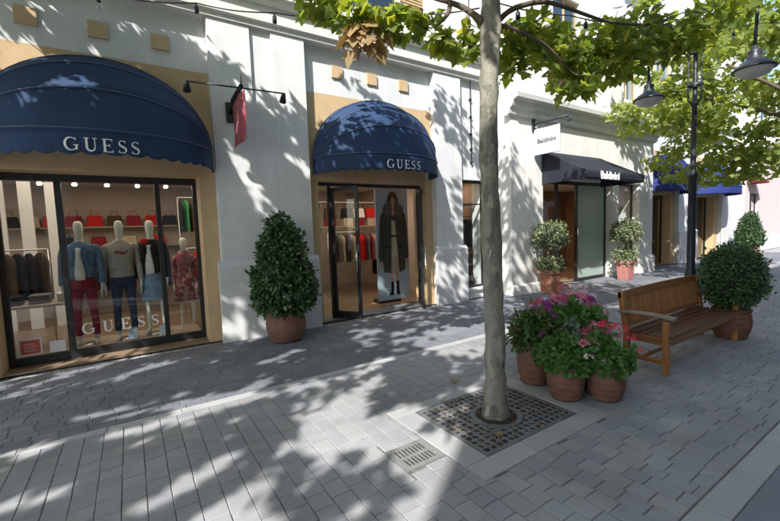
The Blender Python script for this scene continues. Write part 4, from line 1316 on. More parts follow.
def av1(p):
    # keep the underside of the far-left crown above the facade view
    d = (p[0]*fw.x + p[1]*fw.y)
    lat = p[0]*rt.x + p[1]*rt.y
    return p[2] < 1.75 + .66*d + .5 and lat < .9*d and d > 0
cl = crown_clumps(rs, (2.7, 2.45, 6.3), 3.0, 2.2, 78, .50, 46, zmin=4.0, avoid=av1)
low = [(a+.04, b, c, d*1.08, e*1.15, int(n*2.0)) for a, b, c, d, e, n in low]
cl = [(a, b, c, d, e, int(n*1.35)) for a, b, c, d, e, n in cl]
P, D, U, SZ = clump_leaves(rs, low, .112)
P2, D2, U2, S2 = clump_leaves(rs, cl, .15)
kp = sun_gaps(P2); P2, D2, U2, S2 = P2[kp], D2[kp], U2[kp], S2[kp]
# the 290 leaves nearest the viewer and in view are single leaves
cp = np.array([0, 0, 1.75]); V = P-cp
dep = V @ np.array(fw); xx = V @ np.array(r2)/dep; yy = V @ np.array(u2)/dep
inview = (dep > 0) & (np.abs(xx) < 1.0) & (np.abs(yy) < .67)
order = np.argsort(np.where(inview, dep/SZ, 1e9))
first, rest = order[:290], order[290:]
base_v, base_f = SH['plane']
leaf_me = bpy.data.meshes.new('leaf'); leaf_me.from_pydata([tuple(v) for v in base_v], [], [list(f) for f in base_f]); leaf_me.update()
M['leaf_one'] = M['leaf_plane'].copy(); M['leaf_one'].name = 'plane_leaf_single'
nt_ = M['leaf_one'].node_tree
oi_ = nt_.nodes.new('ShaderNodeObjectInfo')
for n_ in list(nt_.nodes):
    if n_.type == 'VALTORGB': nt_.links.new(oi_.outputs['Random'], n_.inputs[0])
leaf_me.materials.append(M['leaf_one'])
for i in first:
    o = bpy.data.objects.new('leaf', leaf_me); COL.objects.link(o); o.parent = t1
    d = Vector(D[i]).normalized(); xa = d.cross(Vector(U[i])).normalized(); na = xa.cross(d)
    mm = Matrix((xa, d, na)).transposed().to_4x4() @ Matrix.Scale(SZ[i], 4)
    mm.translation = Vector(P[i]); o.matrix_local = mm
o = link('crown', leaf_mesh('crown', np.concatenate([P[rest], P2]), np.concatenate([D[rest], D2]), np.concatenate([U[rest], U2]), np.concatenate([SZ[rest], S2]), 'plane'), M['leaf_plane'], t1)
tag(o, kind='stuff')
# twigs in the sprays
mb = MB()
for cx, cy, cz, rh, rz, n in low:
    for k in range(4):
        v = rs.normal(0, 1, 3); v /= np.linalg.norm(v)
        q = Vector((cx, cy, cz)); e = q+Vector(v)*rh*.9
        mb.tube([q+Vector((0, 0, rz*.8)), q.lerp(e, .5)+Vector((0, 0, .03)), e], [.006, .004, .002], 5)
tag(mb.build('twigs', M['twig'], t1, recalc=False), kind='stuff')
# dry brown leaves hanging
P, D, U, SZ = clump_leaves(rs, [(1.74, 3.10, 3.40, .10, .12, 26), (1.86, 3.02, 3.36, .10, .12, 22), (1.80, 3.08, 3.52, .10, .08, 14), (1.97, 3.0, 3.46, .06, .06, 8)], .12)
D[:, 2] -= .8
link('dry_leaves', leaf_mesh('dry_leaves', P, D, U, SZ, 'plane'), M['leaf_dead'], t1)

# plane tree farther down the street ----------------------------------------
t2 = thing('plane_tree', 'sunlit plane tree farther down the street whose crown hangs before the blue awnings', 'tree', (0, 0, 0))
QX, QY = 11.6, 1.3
trunk_tube(t2, [(QX, QY, -.05), (QX, QY, .2), (QX+.05, QY+.05, 1.5), (QX-.05, QY+.1, 2.8), (QX+.1, QY+.2, 3.6), (QX+.2, QY+.2, 5)], [.2, .15, .13, .12, .10, .05])
for b in ([(QX, QY+.1, 2.9), (QX+.3, QY+1.2, 3.8), (QX+.6, QY+2.6, 4.6), (QX+.6, QY+3.6, 5)], [(QX, QY+.1, 3.0), (QX-.8, QY+.8, 3.9), (QX-1.4, QY+1.8, 4.8)], [(QX+.1, QY+.2, 3.4), (QX+1, QY-.5, 4.6), (QX+2, QY-1, 5.4)], [(QX+.1, QY+.2, 3.3), (QX+1.4, QY+1.2, 4.1), (QX+2.6, QY+2.4, 4.8)]):
    trunk_tube(t2, b, [.05, .04, .025, .012][:len(b)], 'branch', 8, sub=3, mat=M['twig'])
rs = np.random.RandomState(5)
cl = crown_clumps(rs, (QX+.9, QY+1.9, 5.4), 3.3, 2.3, 120, .42, 48, zmin=2.75, hollow=.35)
cl += [(12.4, 3.9, 3.45, .5, .25, 60), (13.0, 3.2, 3.3, .5, .25, 60), (12.6, 4.6, 3.7, .5, .3, 60), (13.6, 5.2, 3.9, .4, .3, 50), (12.4, 2.9, 3.3, .4, .25, 50), (13.2, 3.9, 3.2, .5, .2, 50), (11.5, 4.6, 4.2, .5, .3, 50), (11.9, 4.9, 4.9, .5, .3, 50), (13.4, 4.6, 3.15, .5, .18, 50), (13.2, 3.7, 2.95, .45, .16, 46), (13.8, 5.6, 3.4, .45, .2, 46), (12.8, 3.0, 2.95, .45, .16, 44), (14.2, 4.9, 3.05, .45, .18, 44), (12.3, 2.5, 3.1, .4, .2, 40), (14.6, 5.6, 3.1, .5, .2, 60), (15.2, 5.2, 2.95, .5, .2, 60), (13.9, 4.1, 2.8, .45, .15, 50), (14.4, 3.7, 2.9, .5, .18, 55), (12.6, 3.6, 2.75, .4, .14, 44), (13.3, 2.4, 3.6, .5, .3, 50), (13.8, 4.2, 3.3, .5, .2, 50), (12.9, 5.3, 3.5, .45, .25, 44)]
cl = [(a, b, c, d, e, int(n*1.5)) for a, b, c, d, e, n in cl]
P, D, U, SZ = clump_leaves(rs, cl, .145)
tag(link('crown', leaf_mesh('crown', P, D, U, SZ, 'plane'), M['leaf_far'], t2), kind='stuff')

# plane tree left of the viewer; dapples the shopfronts and the paving ---------
t3 = thing('plane_tree', 'plane tree outside the left edge of the picture whose shade dapples the paving', 'tree', (0, 0, 0))
LX, LY = -4.4, 2.45
trunk_tube(t3, [(LX, LY, -.05), (LX, LY, .2), (LX+.05, LY, 1.6), (LX, LY+.05, 3.2), (LX+.1, LY, 5)], [.19, .14, .12, .11, .06])
for b in ([(LX, LY, 3.1), (LX+1, LY+.9, 4.3), (LX+2, LY+1.6, 5.3)], [(LX, LY, 3.2), (LX-1, LY-.4, 4.4), (LX-1.8, LY-.6, 5.4)], [(LX, LY, 3.6), (LX+.8, LY-.8, 5), (LX+1.4, LY-1.2, 6)], [(LX, LY, 3.4), (LX-.3, LY+1.2, 4.8), (LX-.5, LY+2, 5.8)]):
    trunk_tube(t3, b, [.06, .04, .015], 'branch', 8, sub=4, mat=M['twig'])
rs = np.random.RandomState(21)
def av3(p):
    d = (p[0]*fw.x + p[1]*fw.y); lat = p[0]*rt.x + p[1]*rt.y
    return d > 0 and lat > -1.25*d and p[2] < 1.75 + .70*d + .55
cl = crown_clumps(rs, (LX+1.0, LY+.95, 5.9), 4.1, 2.1, 185, .42, 42, zmin=3.3, hollow=.25, avoid=av3)
cl += crown_clumps(rs, (-1.6, 4.9, 6.4), 2.8, 1.1, 66, .36, 42, zmin=3.3, hollow=.1, avoid=av3)
cl += crown_clumps(rs, (-4.6, 1.7, 5.5), 1.7, .8, 26, .34, 40, zmin=3.3, hollow=.1, avoid=av3)
cl += crown_clumps(rs, (-5.9, .3, 5.5), 1.4, .6, 24, .34, 40, zmin=3.3, hollow=.1)
cl += crown_clumps(rs, (-5.5, -.55, 5.5), 1.3, .6, 20, .34, 40, zmin=3.3, hollow=.1)
cl += crown_clumps(rs, (-2.3, .35, 5.5), 1.1, .6, 15, .34, 40, zmin=3.3, hollow=.1)
cl += [(-3.95, -1.05, 5.5, .35, .3, 60)]
P, D, U, SZ = clump_leaves(rs, cl, .2)
kp = sun_gaps(P); P, D, U, SZ = P[kp], D[kp], U[kp], SZ[kp]
tag(link('crown', leaf_mesh('crown', P, D, U, SZ, 'plane'), M['leaf_plane'], t3), kind='stuff')

# ------------------------------------------------------------------ pots and plants
def round_pot(parent, R_, H_, mat, rings=5):
    prof = [(R_*.60, 0), (R_*.66, .01)]
    n = 22
    for i in range(n+1):
        t = i/n
        r_ = R_*(.66+.36*math.sin(PI*(.12+t*.62))**1.1 - .0)
        r_ += .0028*math.sin(t*rings*2*PI)
        prof.append((r_, .012+t*(H_*.86)))
    rl = prof[-1][0]
    prof += [(rl+.012, H_*.885), (rl+.02, H_*.92), (rl+.02, H_*.98), (rl+.008, H_), (rl-.02, H_), (rl-.03, H_*.9), (rl-.05, H_*.88)]
    MB().lathe(prof, n=40).build('pot', mat, parent, recalc=True)
    MB().lathe([(rl-.035, H_*.88), (.001, H_*.90)], n=30).build('potting_soil', M['soil'], parent, recalc=False)
    return rl
def flowers(parent, name, heads, size, mat, seed):
    """heads: (x,y,z,r,n) umbels"""
    rs = np.random.RandomState(seed)
    for x, y, z, r_, n in heads:
        r_ *= 1.25; n = int(n*1.5)
        v = rs.normal(0, 1, (n, 3)); v[:, 2] = np.abs(v[:, 2])*.7; v /= np.linalg.norm(v, axis=1)[:, None]
        T_ = np.cross(v, rs.normal(0, 1, v.shape))
        link('flower_head', leaf_mesh('flower_head', np.array([x, y, z])+v*r_, T_, v, rs.uniform(size*.8, size*1.2, n), 'petals'), mat, parent)
def flower_pot(label, x, y, R_, H_, pr_, leafmat, leafkind, lsize, n, fl, seed, group='terracotta flower pots beside the bench'):
    t = thing('flower_pot', label, 'flower pot', (x, y, 0), seed*.7, group)
    round_pot(t, R_, H_, M['terracotta'])
    rs = np.random.RandomState(seed)
    bush(t, 'foliage', n, pr_, lsize, leafkind, leafmat, seed, lump=.12, lf=5, depth=.6, droop=.35, core=.55, zoff=H_*.9)
    for k, (nm, mt, heads, sz) in enumerate(fl):
        flowers(t, 'flowers', heads, sz, M[mt], seed*10+k)
    # protruding stems
    P, N = shell_points(70, rs, pr_, (0, 0, H_*.9), .05, 5, .1)
    P += N*rs.uniform(0, .06, (70, 1))
    tag(foliage('shoots', P, N, rs.uniform(lsize*.8, lsize*1.5, 70), leafkind, leafmat, t, rs, 0, .5), kind='stuff')
    return t
dome = lambda r_, h: [(r_*.78, -.01), (r_*1.0, .06), (r_*1.03, h*.35), (r_*.9, h*.65), (r_*.6, h*.9), (.01, h)]
def rh(seed, n, r_, z0, z1, rad, k, flo=None):
    rr = random.Random(seed); out = []
    for i in range(n):
        a = rr.uniform(0, 2*PI) if flo is None else rr.uniform(*flo)
        q = r_*rr.uniform(.45, 1.0)
        out.append((q*math.cos(a), q*math.sin(a), rr.uniform(z0, z1)-.2*q*q, rad, k))
    return out
FRONT = (PI*.95, PI*1.85)
def od(seed, n, R_, h, z0, rad, k, a0=PI*.95, a1=PI*1.85, t0=.25, t1=1.35):
    rr = random.Random(seed); out = []
    for i in range(n):
        a = rr.uniform(a0, a1); t = rr.uniform(t0, t1)
        out.append((R_*math.sin(t)*math.cos(a), R_*math.sin(t)*math.sin(a), z0+h*math.cos(t), rad, k))
    return out
flower_pot('terracotta pot of mixed reddish and green foliage, leftmost of the pots beside the bench', 3.66, 2.74, .185, .46, dome(.23, .36), M['leaf_red'], 'oval', .07, 1500, [('f', 'petal_mag', od(1, 6, .32, .43, .44, .032, 8), .026)], 1)
flower_pot('terracotta pot with pale trailing leaves and small pink blooms, middle front of the pots', 3.56, 2.30, .175, .36, dome(.22, .25), M['leaf_ger'], 'round', .042, 2500, [('f', 'petal_pink', od(2, 13, .34, .33, .36, .036, 10, t0=.7, t1=1.5), .028), ('f', 'petal_white', od(12, 5, .34, .33, .36, .032, 8, t0=.9, t1=1.5), .026)], 2)
flower_pot('terracotta pot of green geranium with coral blooms, front one nearest the bench', 3.86, 2.06, .178, .35, dome(.20, .27), M['leaf_ger'], 'round', .042, 2400, [('f', 'petal_red', od(3, 14, .32, .38, .36, .038, 10, t0=.4), .030), ('f', 'petal_pink', od(33, 8, .32, .38, .36, .034, 9), .028)], 3)
flower_pot('tall pot of pink and magenta geraniums behind the front pots', 4.22, 2.62, .23, .47, dome(.33, .34), M['leaf_ger'], 'round', .045, 3200,
           [('f', 'petal_pink', od(4, 26, .44, .44, .46, .05, 14, t1=1.5), .036), ('f', 'petal_white', [(-.36, -.30, .86, .055, 16), (-.27, -.33, .80, .05, 16), (-.42, -.20, .82, .05, 14), (-.22, -.30, .93, .05, 14), (-.33, -.26, .95, .045, 14)], .036), ('f', 'petal_mag', od(14, 16, .44, .44, .46, .048, 13, t1=1.4), .034), ('f', 'petal_red', [(.32, -.30, .72, .05, 14), (.40, -.18, .82, .045, 12), (.1, -.05, 1.0, .04, 12), (.22, -.34, .80, .045, 12)], .034)], 4)
flower_pot('low pot of silvery green leaves squeezed between the flower pots', 3.88, 2.40, .18, .38, dome(.24, .32), M['leaf_silver'], 'oval', .055, 1500, [('f', 'petal_mag', od(5, 4, .33, .37, .38, .03, 7), .03)], 5)

# cone topiary by the pilaster
cn = thing('cone_topiary', 'dark green cone shaped laurel in a round terracotta pot before the white pilaster', 'potted plant', (2.05, 6.32, 0))
def cone_prof(r_, h): return [(r_*.55, -.02), (r_*.92, .05), (r_*1.0, .22*h), (r_*.86, .42*h), (r_*.68, .65*h), (r_*.50, .84*h), (r_*.30, .95*h), (.01, h)]
round_pot(cn, .315, .50, M['terracotta'])
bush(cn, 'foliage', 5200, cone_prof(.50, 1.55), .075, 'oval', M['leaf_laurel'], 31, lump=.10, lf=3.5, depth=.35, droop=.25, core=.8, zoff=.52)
MB().tube([(0, 0, .4), (0, 0, 1.3)], .022, 8).build('stem', M['twig'], cn)
cn2 = dup(cn, (22.7, 5.9, 0), 1.0, 'dark green cone topiary far down the street before the last white pilaster', scale=(.98, .98, .95))
cn2['group'] = 'cone shaped potted laurels'; cn['group'] = 'cone shaped potted laurels'

# round ball of box in a big pot right of the bench
bl = thing('ball_topiary', 'large round clipped green bush in a terracotta pot at the end of the bench', 'potted plant', (7.27, 2.06, 0))
def ball_prof(r_, h, k=14): return [(max(.01, r_*math.sin(PI*(i/k)*.97+.05)), h/2-h/2*math.cos(PI*i/k)) for i in range(k+1)]
round_pot(bl, .235, .44, M['terracotta'])
bush(bl, 'foliage', 6500, ball_prof(.40, .95), .042, 'oval', M['leaf_box'], 41, lump=.07, lf=4, depth=.4, droop=.1, core=.88, zoff=.42)

# square planters by the second shop
def square_planter(label, x, y, mat, seed):
    t = thing('square_planter', label, 'potted plant', (x, y, 0), 0, 'tapered square planters with two tiered shrubs')
    mb = MB()
    a, b, h = .15, .205, .60
    def rg(r_, z): return [(-r_, -r_, z), (r_, -r_, z), (r_, r_, z), (-r_, r_, z)]
    L = [rg(a, 0), rg(b-.02, h-.1), rg(b+.015, h-.1), rg(b+.02, h), rg(b-.03, h), rg(b-.05, h-.07)]
    vs = sum(L, []); fs = [(4*i+k, 4*i+(k+1) % 4, 4*(i+1)+(k+1) % 4, 4*(i+1)+k) for i in range(len(L)-1) for k in range(4)]
    fs += [(0, 3, 2, 1), tuple(range(20, 24))]
    mb.add(vs, fs).build('pot', mat, t, bevel=.008)
    box('potting_soil', (-.165, -.165, h-.09), (.165, .165, h-.05), M['soil'], t)
    MB().tube([(0, 0, .5), (.02, 0, 1.1), (0, .01, 1.6)], .022, 8).build('stem', M['twig'], t)
    bush(t, 'foliage', 1300, dome(.27, .36), .065, 'oval', M['leaf_varie'], seed, lump=.16, lf=4, depth=.5, core=.6, zoff=.58)
    bush(t, 'foliage', 2300, ball_prof(.41, .66), .065, 'oval', M['leaf_varie'], seed+1, lump=.16, lf=3.4, depth=.6, core=.55, zoff=1.12)
    return t
square_planter('tapered orange terracotta planter with two tiered variegated shrub left of the glazed door', 8.82, 6.12, M['terracotta_pale'], 51)
M['pinkpot'] = mat_basic('pink_terracotta', (.36, .15, .13), .8, var=.2, scale=9, bump=.3, bscale=70)
square_planter('pinkish tapered planter with two tiered variegated shrub right of the glazed door', 12.3, 6.0, M['pinkpot'], 61)

# ------------------------------------------------------------------ bench
bn_ = thing('park_bench', 'brown teak slatted bench with one weathered grey armrest', 'bench', (4.90, 1.93, 0))
Lb, Db = 2.24, .50
def bb(name, a, b, mat, bev=.005): return MB().box(*a, *b).build(name, mat, bn_, bevel=bev, recalc=False)
for x in (0, Lb-.065):
    bb('leg', (x, 0, 0), (x+.065, .06, .62), M['teak_v'])
    mb = MB(); q = [(Db-.08, 0), (Db-.02, 0), (Db-.02, .40), (Db+.055, .90), (Db-.005, .90), (Db-.08, .42)]
    mb.prism(q, x, x+.065, lambda u, v, d: (d, u, v)).build('leg', M['teak_v'], bn_, bevel=.004)
    bb('seat_bearer', (x+.012, .06, .34), (x+.053, Db-.08, .42), M['teak_y'])
    bb('stretcher', (x+.015, .06, .12), (x+.050, Db-.08, .17), M['teak_y'])
for x, mt in ((-.02, 'teak_grey'), (Lb-.085, 'teak_y')):
    mb = MB()
    mb.grid(lambda u, v, x=x: Vector((x+.105*u, -.06+(Db+.10)*v, .655+.02*math.sin(PI*v*.9))), 2, 12)
    o = mb.build('armrest', M[mt], bn_, solid=.028, bevel=.005)
    if mt == 'teak_grey': o['label'] = 'weathered grey armrest'
bb('seat_rail', (.065, .012, .335), (Lb-.065, .045, .415), M['teak'])
bb('seat_rail', (.065, Db-.075, .335), (Lb-.065, Db-.045, .40), M['teak'])
for k in range(6):
    y = -.012+k*.088
    zz = .425 - .018*math.sin(PI*k/5)
    bb('seat_slat', (.03 if k else .01, y, zz), (Lb-.03 if k else Lb-.01, y+.072, zz+.022), M['teak_dark'])
bb('stretcher', (.065, .27, .13), (Lb-.065, .305, .165), M['teak'])
# back: frame leaning with slats
lean = math.atan2(.075, .50)
def bk(u, v, d):   # v height above seat, along the leaning back
    return Vector((u, Db-.055+v*math.sin(lean)+d*math.cos(lean), .42+v*math.cos(lean)-d*math.sin(lean)))
def backpiece(name, u0, u1, v0, v1, d0, d1, mat, arch=0, n=1):
    mb = MB()
    if arch:
        N = 24; vs = []; 
        for i in range(N+1):
            u = u0+(u1-u0)*i/N; h = arch*math.sin(PI*i/N)
            vs += [bk(u, v0, d0), bk(u, v1+h, d0), bk(u, v1+h, d1), bk(u, v0, d1)]
        fs = [(4*i+k, 4*i+(k+1) % 4, 4*i+4+(k+1) % 4, 4*i+4+k) for i in range(N) for k in range(4)] + [(0, 1, 2, 3), (4*N+3, 4*N+2, 4*N+1, 4*N)]
        mb.add(vs, fs)
    else:
        mb.add([bk(u0, v0, d0), bk(u1, v0, d0), bk(u1, v0, d1), bk(u0, v0, d1), bk(u0, v1, d0), bk(u1, v1, d0), bk(u1, v1, d1), bk(u0, v1, d1)], [(0,3,2,1),(4,5,6,7),(0,1,5,4),(1,2,6,5),(2,3,7,6),(3,0,4,7)])
    return mb.build(name, mat, bn_, bevel=.003)
backpiece('top_rail', .0, Lb, .41, .485, -.004, .034, M['teak'], arch=.018)
backpiece('bottom_rail', .066, Lb-.066, .055, .105, 0, .03, M['teak'])
ns = 32
for k in range(ns):
    u = .08+(Lb-.16-.047)*k/(ns-1)
    backpiece('back_slat', u, u+.047, .105, .41, .009, .021, M['teak_v'])

# ------------------------------------------------------------------ lamp post
lp = thing('lamp_post', 'black lamp post with two bell shaped lanterns behind the bench', 'street lamp', (7.2, 2.55, 0))
MB().lathe([(.11, 0), (.11, .05), (.09, .09), (.075, .15), (.075, .9), (.06, .95), (.055, 1.0), (.052, 2.36), (.07, 2.38), (.07, 2.43), (.05, 2.46), (.038, 2.50), (.033, 3.42), (.05, 3.44), (.05, 3.48), (.03, 3.5), (.028, 4.9), (.001, 5.0)], n=20).build('post', M['darkmetal'], lp)
for k in range(3):
    an = 2*PI*k/3+.3
    MB().tube([(.04*math.cos(an), .04*math.sin(an), 3.46), (.09*math.cos(an), .09*math.sin(an), 3.52), (.09*math.cos(an), .09*math.sin(an), 4.6)], .012, 6).build('side_rod', M['darkmetal'], lp)
for z in (3.72, 4.2): MB().lathe([(.105, z), (.105, z+.03), (.07, z+.03), (.07, z), (.105, z)], n=20).build('collar', M['darkmetal'], lp)
for s, xx_, zz in ((-1, -.2, -.02), (1, .2, .06)):
    y = s*.72
    pts = [(0, 0, 4.5)]
    for k in range(9):
        t = k/8
        pts.append((xx_*t*1.0, y*t, 4.5+.42*math.sin(PI*t*.62)-.12*t*t+zz*t))
    e = pts[-1]
    ztop = 3.95+zz
    pts += [(xx_*1.03, y*1.03, e[2]-.12), (xx_, y, ztop+.02)]
    MB().tube(pts, .020, 8).build('lamp_arm', M['darkmetal'], lp)
    ln = thing('lantern', None, None, (xx_, y, ztop)); ln.parent = lp; ln.scale = (.82, .82, .9)
    MB().lathe([(.02, .05), (.045, .04), (.045, 0), (.085, -.02), (.09, -.05), (.085, -.10), (.10, -.115), (.10, -.145), (.13, -.165), (.19, -.20), (.265, -.26), (.282, -.275), (.282, -.295), (.262, -.295), (.17, -.24), (.05, -.2)], n=32).build('hood', M['darkmetal'], ln)
    MB().lathe([(.245, -.293), (.22, -.335), (.16, -.38), (.08, -.40), (.001, -.405)], n=28).build('lamp_glass', M['frost'], ln)

# ------------------------------------------------------------------ string lights
def string_light(label, pts, n_b, group='strings of festoon bulbs', sag=.06, at=None):
    t = thing('string_light', label, 'string lights', (0, 0, 0), 0, group)
    P = []
    for i in range(len(pts)-1):
        a, b = Vector(pts[i]), Vector(pts[i+1])
        for k in range(8):
            q = a.lerp(b, k/8); q.z -= sag*math.sin(PI*k/8)*(b-a).length
            P.append(q)
    P.append(Vector(pts[-1]))
    MB().tube(P, .006, 6).build('wire', M['darkmetal'], t)
    L = [0]
    for i in range(len(P)-1): L.append(L[-1]+(P[i+1]-P[i]).length)
    for k in range(n_b):
        s = L[-1]*(k+.5)/n_b
        i = max(j for j in range(len(L)) if L[j] <= s); i = min(i, len(P)-2)
        q = P[i].lerp(P[i+1], (s-L[i])/(L[i+1]-L[i]))
        if at: q = min(P, key=lambda p_: (p_-Vector(at[k])).length)
        MB().tube([q, q-Vector((0, 0, .03)), q-Vector((0, 0, .035)), q-Vector((0, 0, .095))], [.007, .008, .019, .021], 10).build('socket', M['darkmetal'], t)
        MB().lathe([(.014, -.095), (.02, -.108), (.031, -.13), (.033, -.15), (.026, -.17), (.012, -.181), (.001, -.183)], (q.x, q.y, q.z), 14).build('bulb', M['bulb'], t)
    return t
string_light('festoon bulb string running from the tree trunk to the left over the awnings', [(2.66, 2.52, 3.62), (2.15, 3.06, 3.68), (1.78, 3.44, 3.74), (1.31, 3.87, 3.85), (.73, 4.50, 4.08), (-.09, 5.33, 4.36), (-.9, 6.1, 4.7), (-1.6, 6.84, 5.0)], 6, sag=.03, at=[(2.15, 3.06, 3.68), (1.78, 3.44, 3.74), (1.31, 3.87, 3.85), (.73, 4.50, 4.08), (-.09, 5.33, 4.36), (-.9, 6.1, 4.7)])
string_light('festoon bulb string running right from the tree trunk through the leaves to the lamp post', [(2.78, 2.44, 3.66), (4.03, 2.55, 3.92), (5.16, 2.58, 4.14), (7.15, 2.55, 4.46)], 7, sag=.02)
string_light('festoon bulb string from the lamp post toward the street on the right', [(7.25, 2.5, 4.46), (7.3, 1.9, 4.36), (8.2, .9, 4.3), (11.4, 1.2, 4.6)], 7, sag=.03)

# ------------------------------------------------------------------ mannequins
def skin_mesh(name, verts, edges, rads, mat, parent, sub=2, root=0):
    me = bpy.data.meshes.new(name); me.from_pydata(verts, edges, []); me.update()
    tmp = bpy.data.objects.new(name+'_tmp', me); COL.objects.link(tmp)
    sk = tmp.modifiers.new('skin', 'SKIN'); sk.use_smooth_shade = True; sk.branch_smoothing = .4
    lay = me.skin_vertices[0].data
    for i, r_ in enumerate(rads):
        lay[i].radius = r_ if isinstance(r_, tuple) else (r_, r_)
        lay[i].use_root = (i == root)
    ss = tmp.modifiers.new('sub', 'SUBSURF'); ss.levels = sub; ss.render_levels = sub
    bpy.context.view_layer.update()
    m2 = bpy.data.meshes.new_from_object(tmp.evaluated_get(bpy.context.evaluated_depsgraph_get()))
    m2.name = name
    bpy.data.objects.remove(tmp); bpy.data.meshes.remove(me)
    for p_ in m2.polygons: p_.use_smooth = True
    m2.materials.clear()
    return link(name, m2, mat, parent)

def mannequin(label, x, y, z, rz, female=False, top=None, legs=None, h=1.86, swing=0.0, skirt=None, open_jacket=None, tee=None, dress=None):
    t = thing('mannequin', label, 'mannequin', (x, y, z), rz, 'mannequins in the display window')
    k = h/1.86
    t.scale = (.90, .95, 1)
    sw = .175 if female else .205
    hp = .10
    V = [(0, 0, .98), (0, 0, 1.12), (0, -.005, 1.28), (0, 0, 1.44), (0, .0, 1.55), (0, -.01, 1.62), (0, -.02, 1.70), (0, -.015, 1.78), (0, -.005, 1.835)]
    Rd = [(.125, .09), (.12, .085), (.14, .10), (.13, .085), (.052, .055), (.06, .068), (.076, .088), (.078, .092), (.05, .06)]
    E = [(i, i+1) for i in range(8)]
    for s in (-1, 1):
        b = len(V)
        V += [(s*sw, 0, 1.43), (s*(sw+.045), .01+.02*swing*s, 1.22), (s*(sw+.06), .0, 1.12), (s*(sw+.065), -.04, .96), (s*(sw+.06), -.06, .86), (s*(sw+.055), -.07, .80)]
        Rd += [(.06, .06), .045, .04, .033, .024, (.022, .036)]
        E += [(3, b)] + [(b+i, b+i+1) for i in range(5)]
        for f_, (dx, dy, ll) in enumerate(((-.0, .026, .075), (0, .009, .085), (0, -.009, .082), (0, -.026, .07))):
            c = len(V)
            V += [(s*(sw+.055), -.07+dy, .765), (s*(sw+.050), -.073+dy*1.1, .765-ll*.55), (s*(sw+.040), -.074+dy*1.1, .765-ll)]
            Rd += [.010, .009, .007]
            E += [(b+5, c), (c, c+1), (c+1, c+2)]
        c = len(V)
        V += [(s*(sw+.045), -.105, .80), (s*(sw+.035), -.12, .765)]; Rd += [.011, .009]; E += [(b+5, c), (c, c+1)]
        b = len(V)
        V += [(s*hp, 0, .90), (s*(hp+.01), -.01, .70), (s*(hp+.015), -.012, .50), (s*(hp+.02), .01, .30), (s*(hp+.02), .015, .09), (s*(hp+.02), .0, .045), (s*(hp+.03), -.09, .03), (s*(hp+.035), -.16, .02)]
        Rd += [.078, .062, .048, .044, .034, .038, (.040, .028), (.03, .018)]
        E += [(0, b)] + [(b+i, b+i+1) for i in range(7)]
    V = [(a*k, b_*k, c_*k) for a, b_, c_ in V]
    skin_mesh('body', V, E, Rd, M['mannequin'], t)
    def creased(mb, name, mt, amp=.007):
        o = mb.build(name, mt, t)
        for v in o.data.vertices:
            n_ = noise.noise(Vector((v.co.x*11, v.co.y*11, v.co.z*7+x*3)))*amp + noise.noise(Vector((v.co.x*4, v.co.y*4, v.co.z*26+x)))*amp*.8
            v.co += v.normal*n_
        return o
    def ringed(mb, rings, n=28, gap=None):
        """rings: (z, rx, ry, cy)"""
        vs = []
        for z_, rx, ry, cy in rings:
            for q in range(n):
                an = 2*PI*q/n
                ex = .85
                ca, sa = math.cos(an), math.sin(an)
                vs.append((math.copysign(abs(ca)**ex, ca)*rx*k, (cy+math.copysign(abs(sa)**ex, sa)*ry)*k, z_*k))
        fs = []
        for i in range(len(rings)-1):
            for q in range(n):
                fs.append((i*n+q, i*n+(q+1) % n, (i+1)*n+(q+1) % n, (i+1)*n+q))
        mb.add(vs, fs, True)
    def sleeve_top(name, mt, grow, z0):
        mb = MB(); g = grow
        w_ = .86 if female else 1.0
        ringed(mb, [(z0-.01, (.150+g)*w_, .105+g, 0), (z0, (.165+g)*w_, .118+g, 0), (z0+.03, (.168+g)*w_, .12+g, 0), (1.12, (.155+g)*(.9 if female else 1), .112+g, 0), (1.22, (.168+g)*w_, .12+g, -.003), (1.32, (.185+g)*w_, .128+g, -.008), (1.40, (.195+g)*w_, .12+g, -.004), (1.45, (.185+g)*w_, .10+g, 0), (1.485, (.145+g)*w_, .085+g, .0), (1.515, (.085+g), .07+g, 0), (1.535, (.066+g), .064+g, 0), (1.525, (.055+g), .054+g, 0)])
        for s_ in (-1, 1):
            pts = [(s_*(sw-.05), 0, 1.435), (s_*(sw+.0), 0, 1.42), (s_*(sw+.03), .004, 1.33), (s_*(sw+.045), .01, 1.22), (s_*(sw+.058), .0, 1.12), (s_*(sw+.064), -.03, 1.0), (s_*(sw+.063), -.05, .90)]
            rr_ = [.052, .060, .053, .046, .043, .038, .036]
            mb.tube([Vector(p_)*k for p_ in pts], [(q+g*.8)*k for q in rr_], 14, False)
        return creased(mb, name, mt, .011)
    if top: sleeve_top('top', top, .010, .97)
    if open_jacket:
        sleeve_top('jacket', open_jacket, .018, 1.0)
        # open front shows the shirt: a panel standing proud of the jacket front
        def fn(u, v):
            zz = 1.0+.47*v; xx_ = (u-.5)*(.13-.05*v+.02*math.sin(v*6))
            return Vector((xx_, -(.160-.02*abs(u-.5)) + .10*max(0, v-.80)**1.0, zz-.03))*k
        MB().grid(fn, 4, 10).build('shirt_front', tee, t, solid=.006)
        for s in (-1, 1):
            MB().grid(lambda u, v, s=s: Vector((s*(.055+.055*u), -.165+.012*u, 1.28+.20*v-.05*u))*k, 3, 6).build('lapel', open_jacket, t, solid=.01)
            MB().box(s*.115-.032, -.160, 1.25, s*.115+.032, -.148, 1.31).build('pocket', open_jacket, t, recalc=False, bevel=.004)
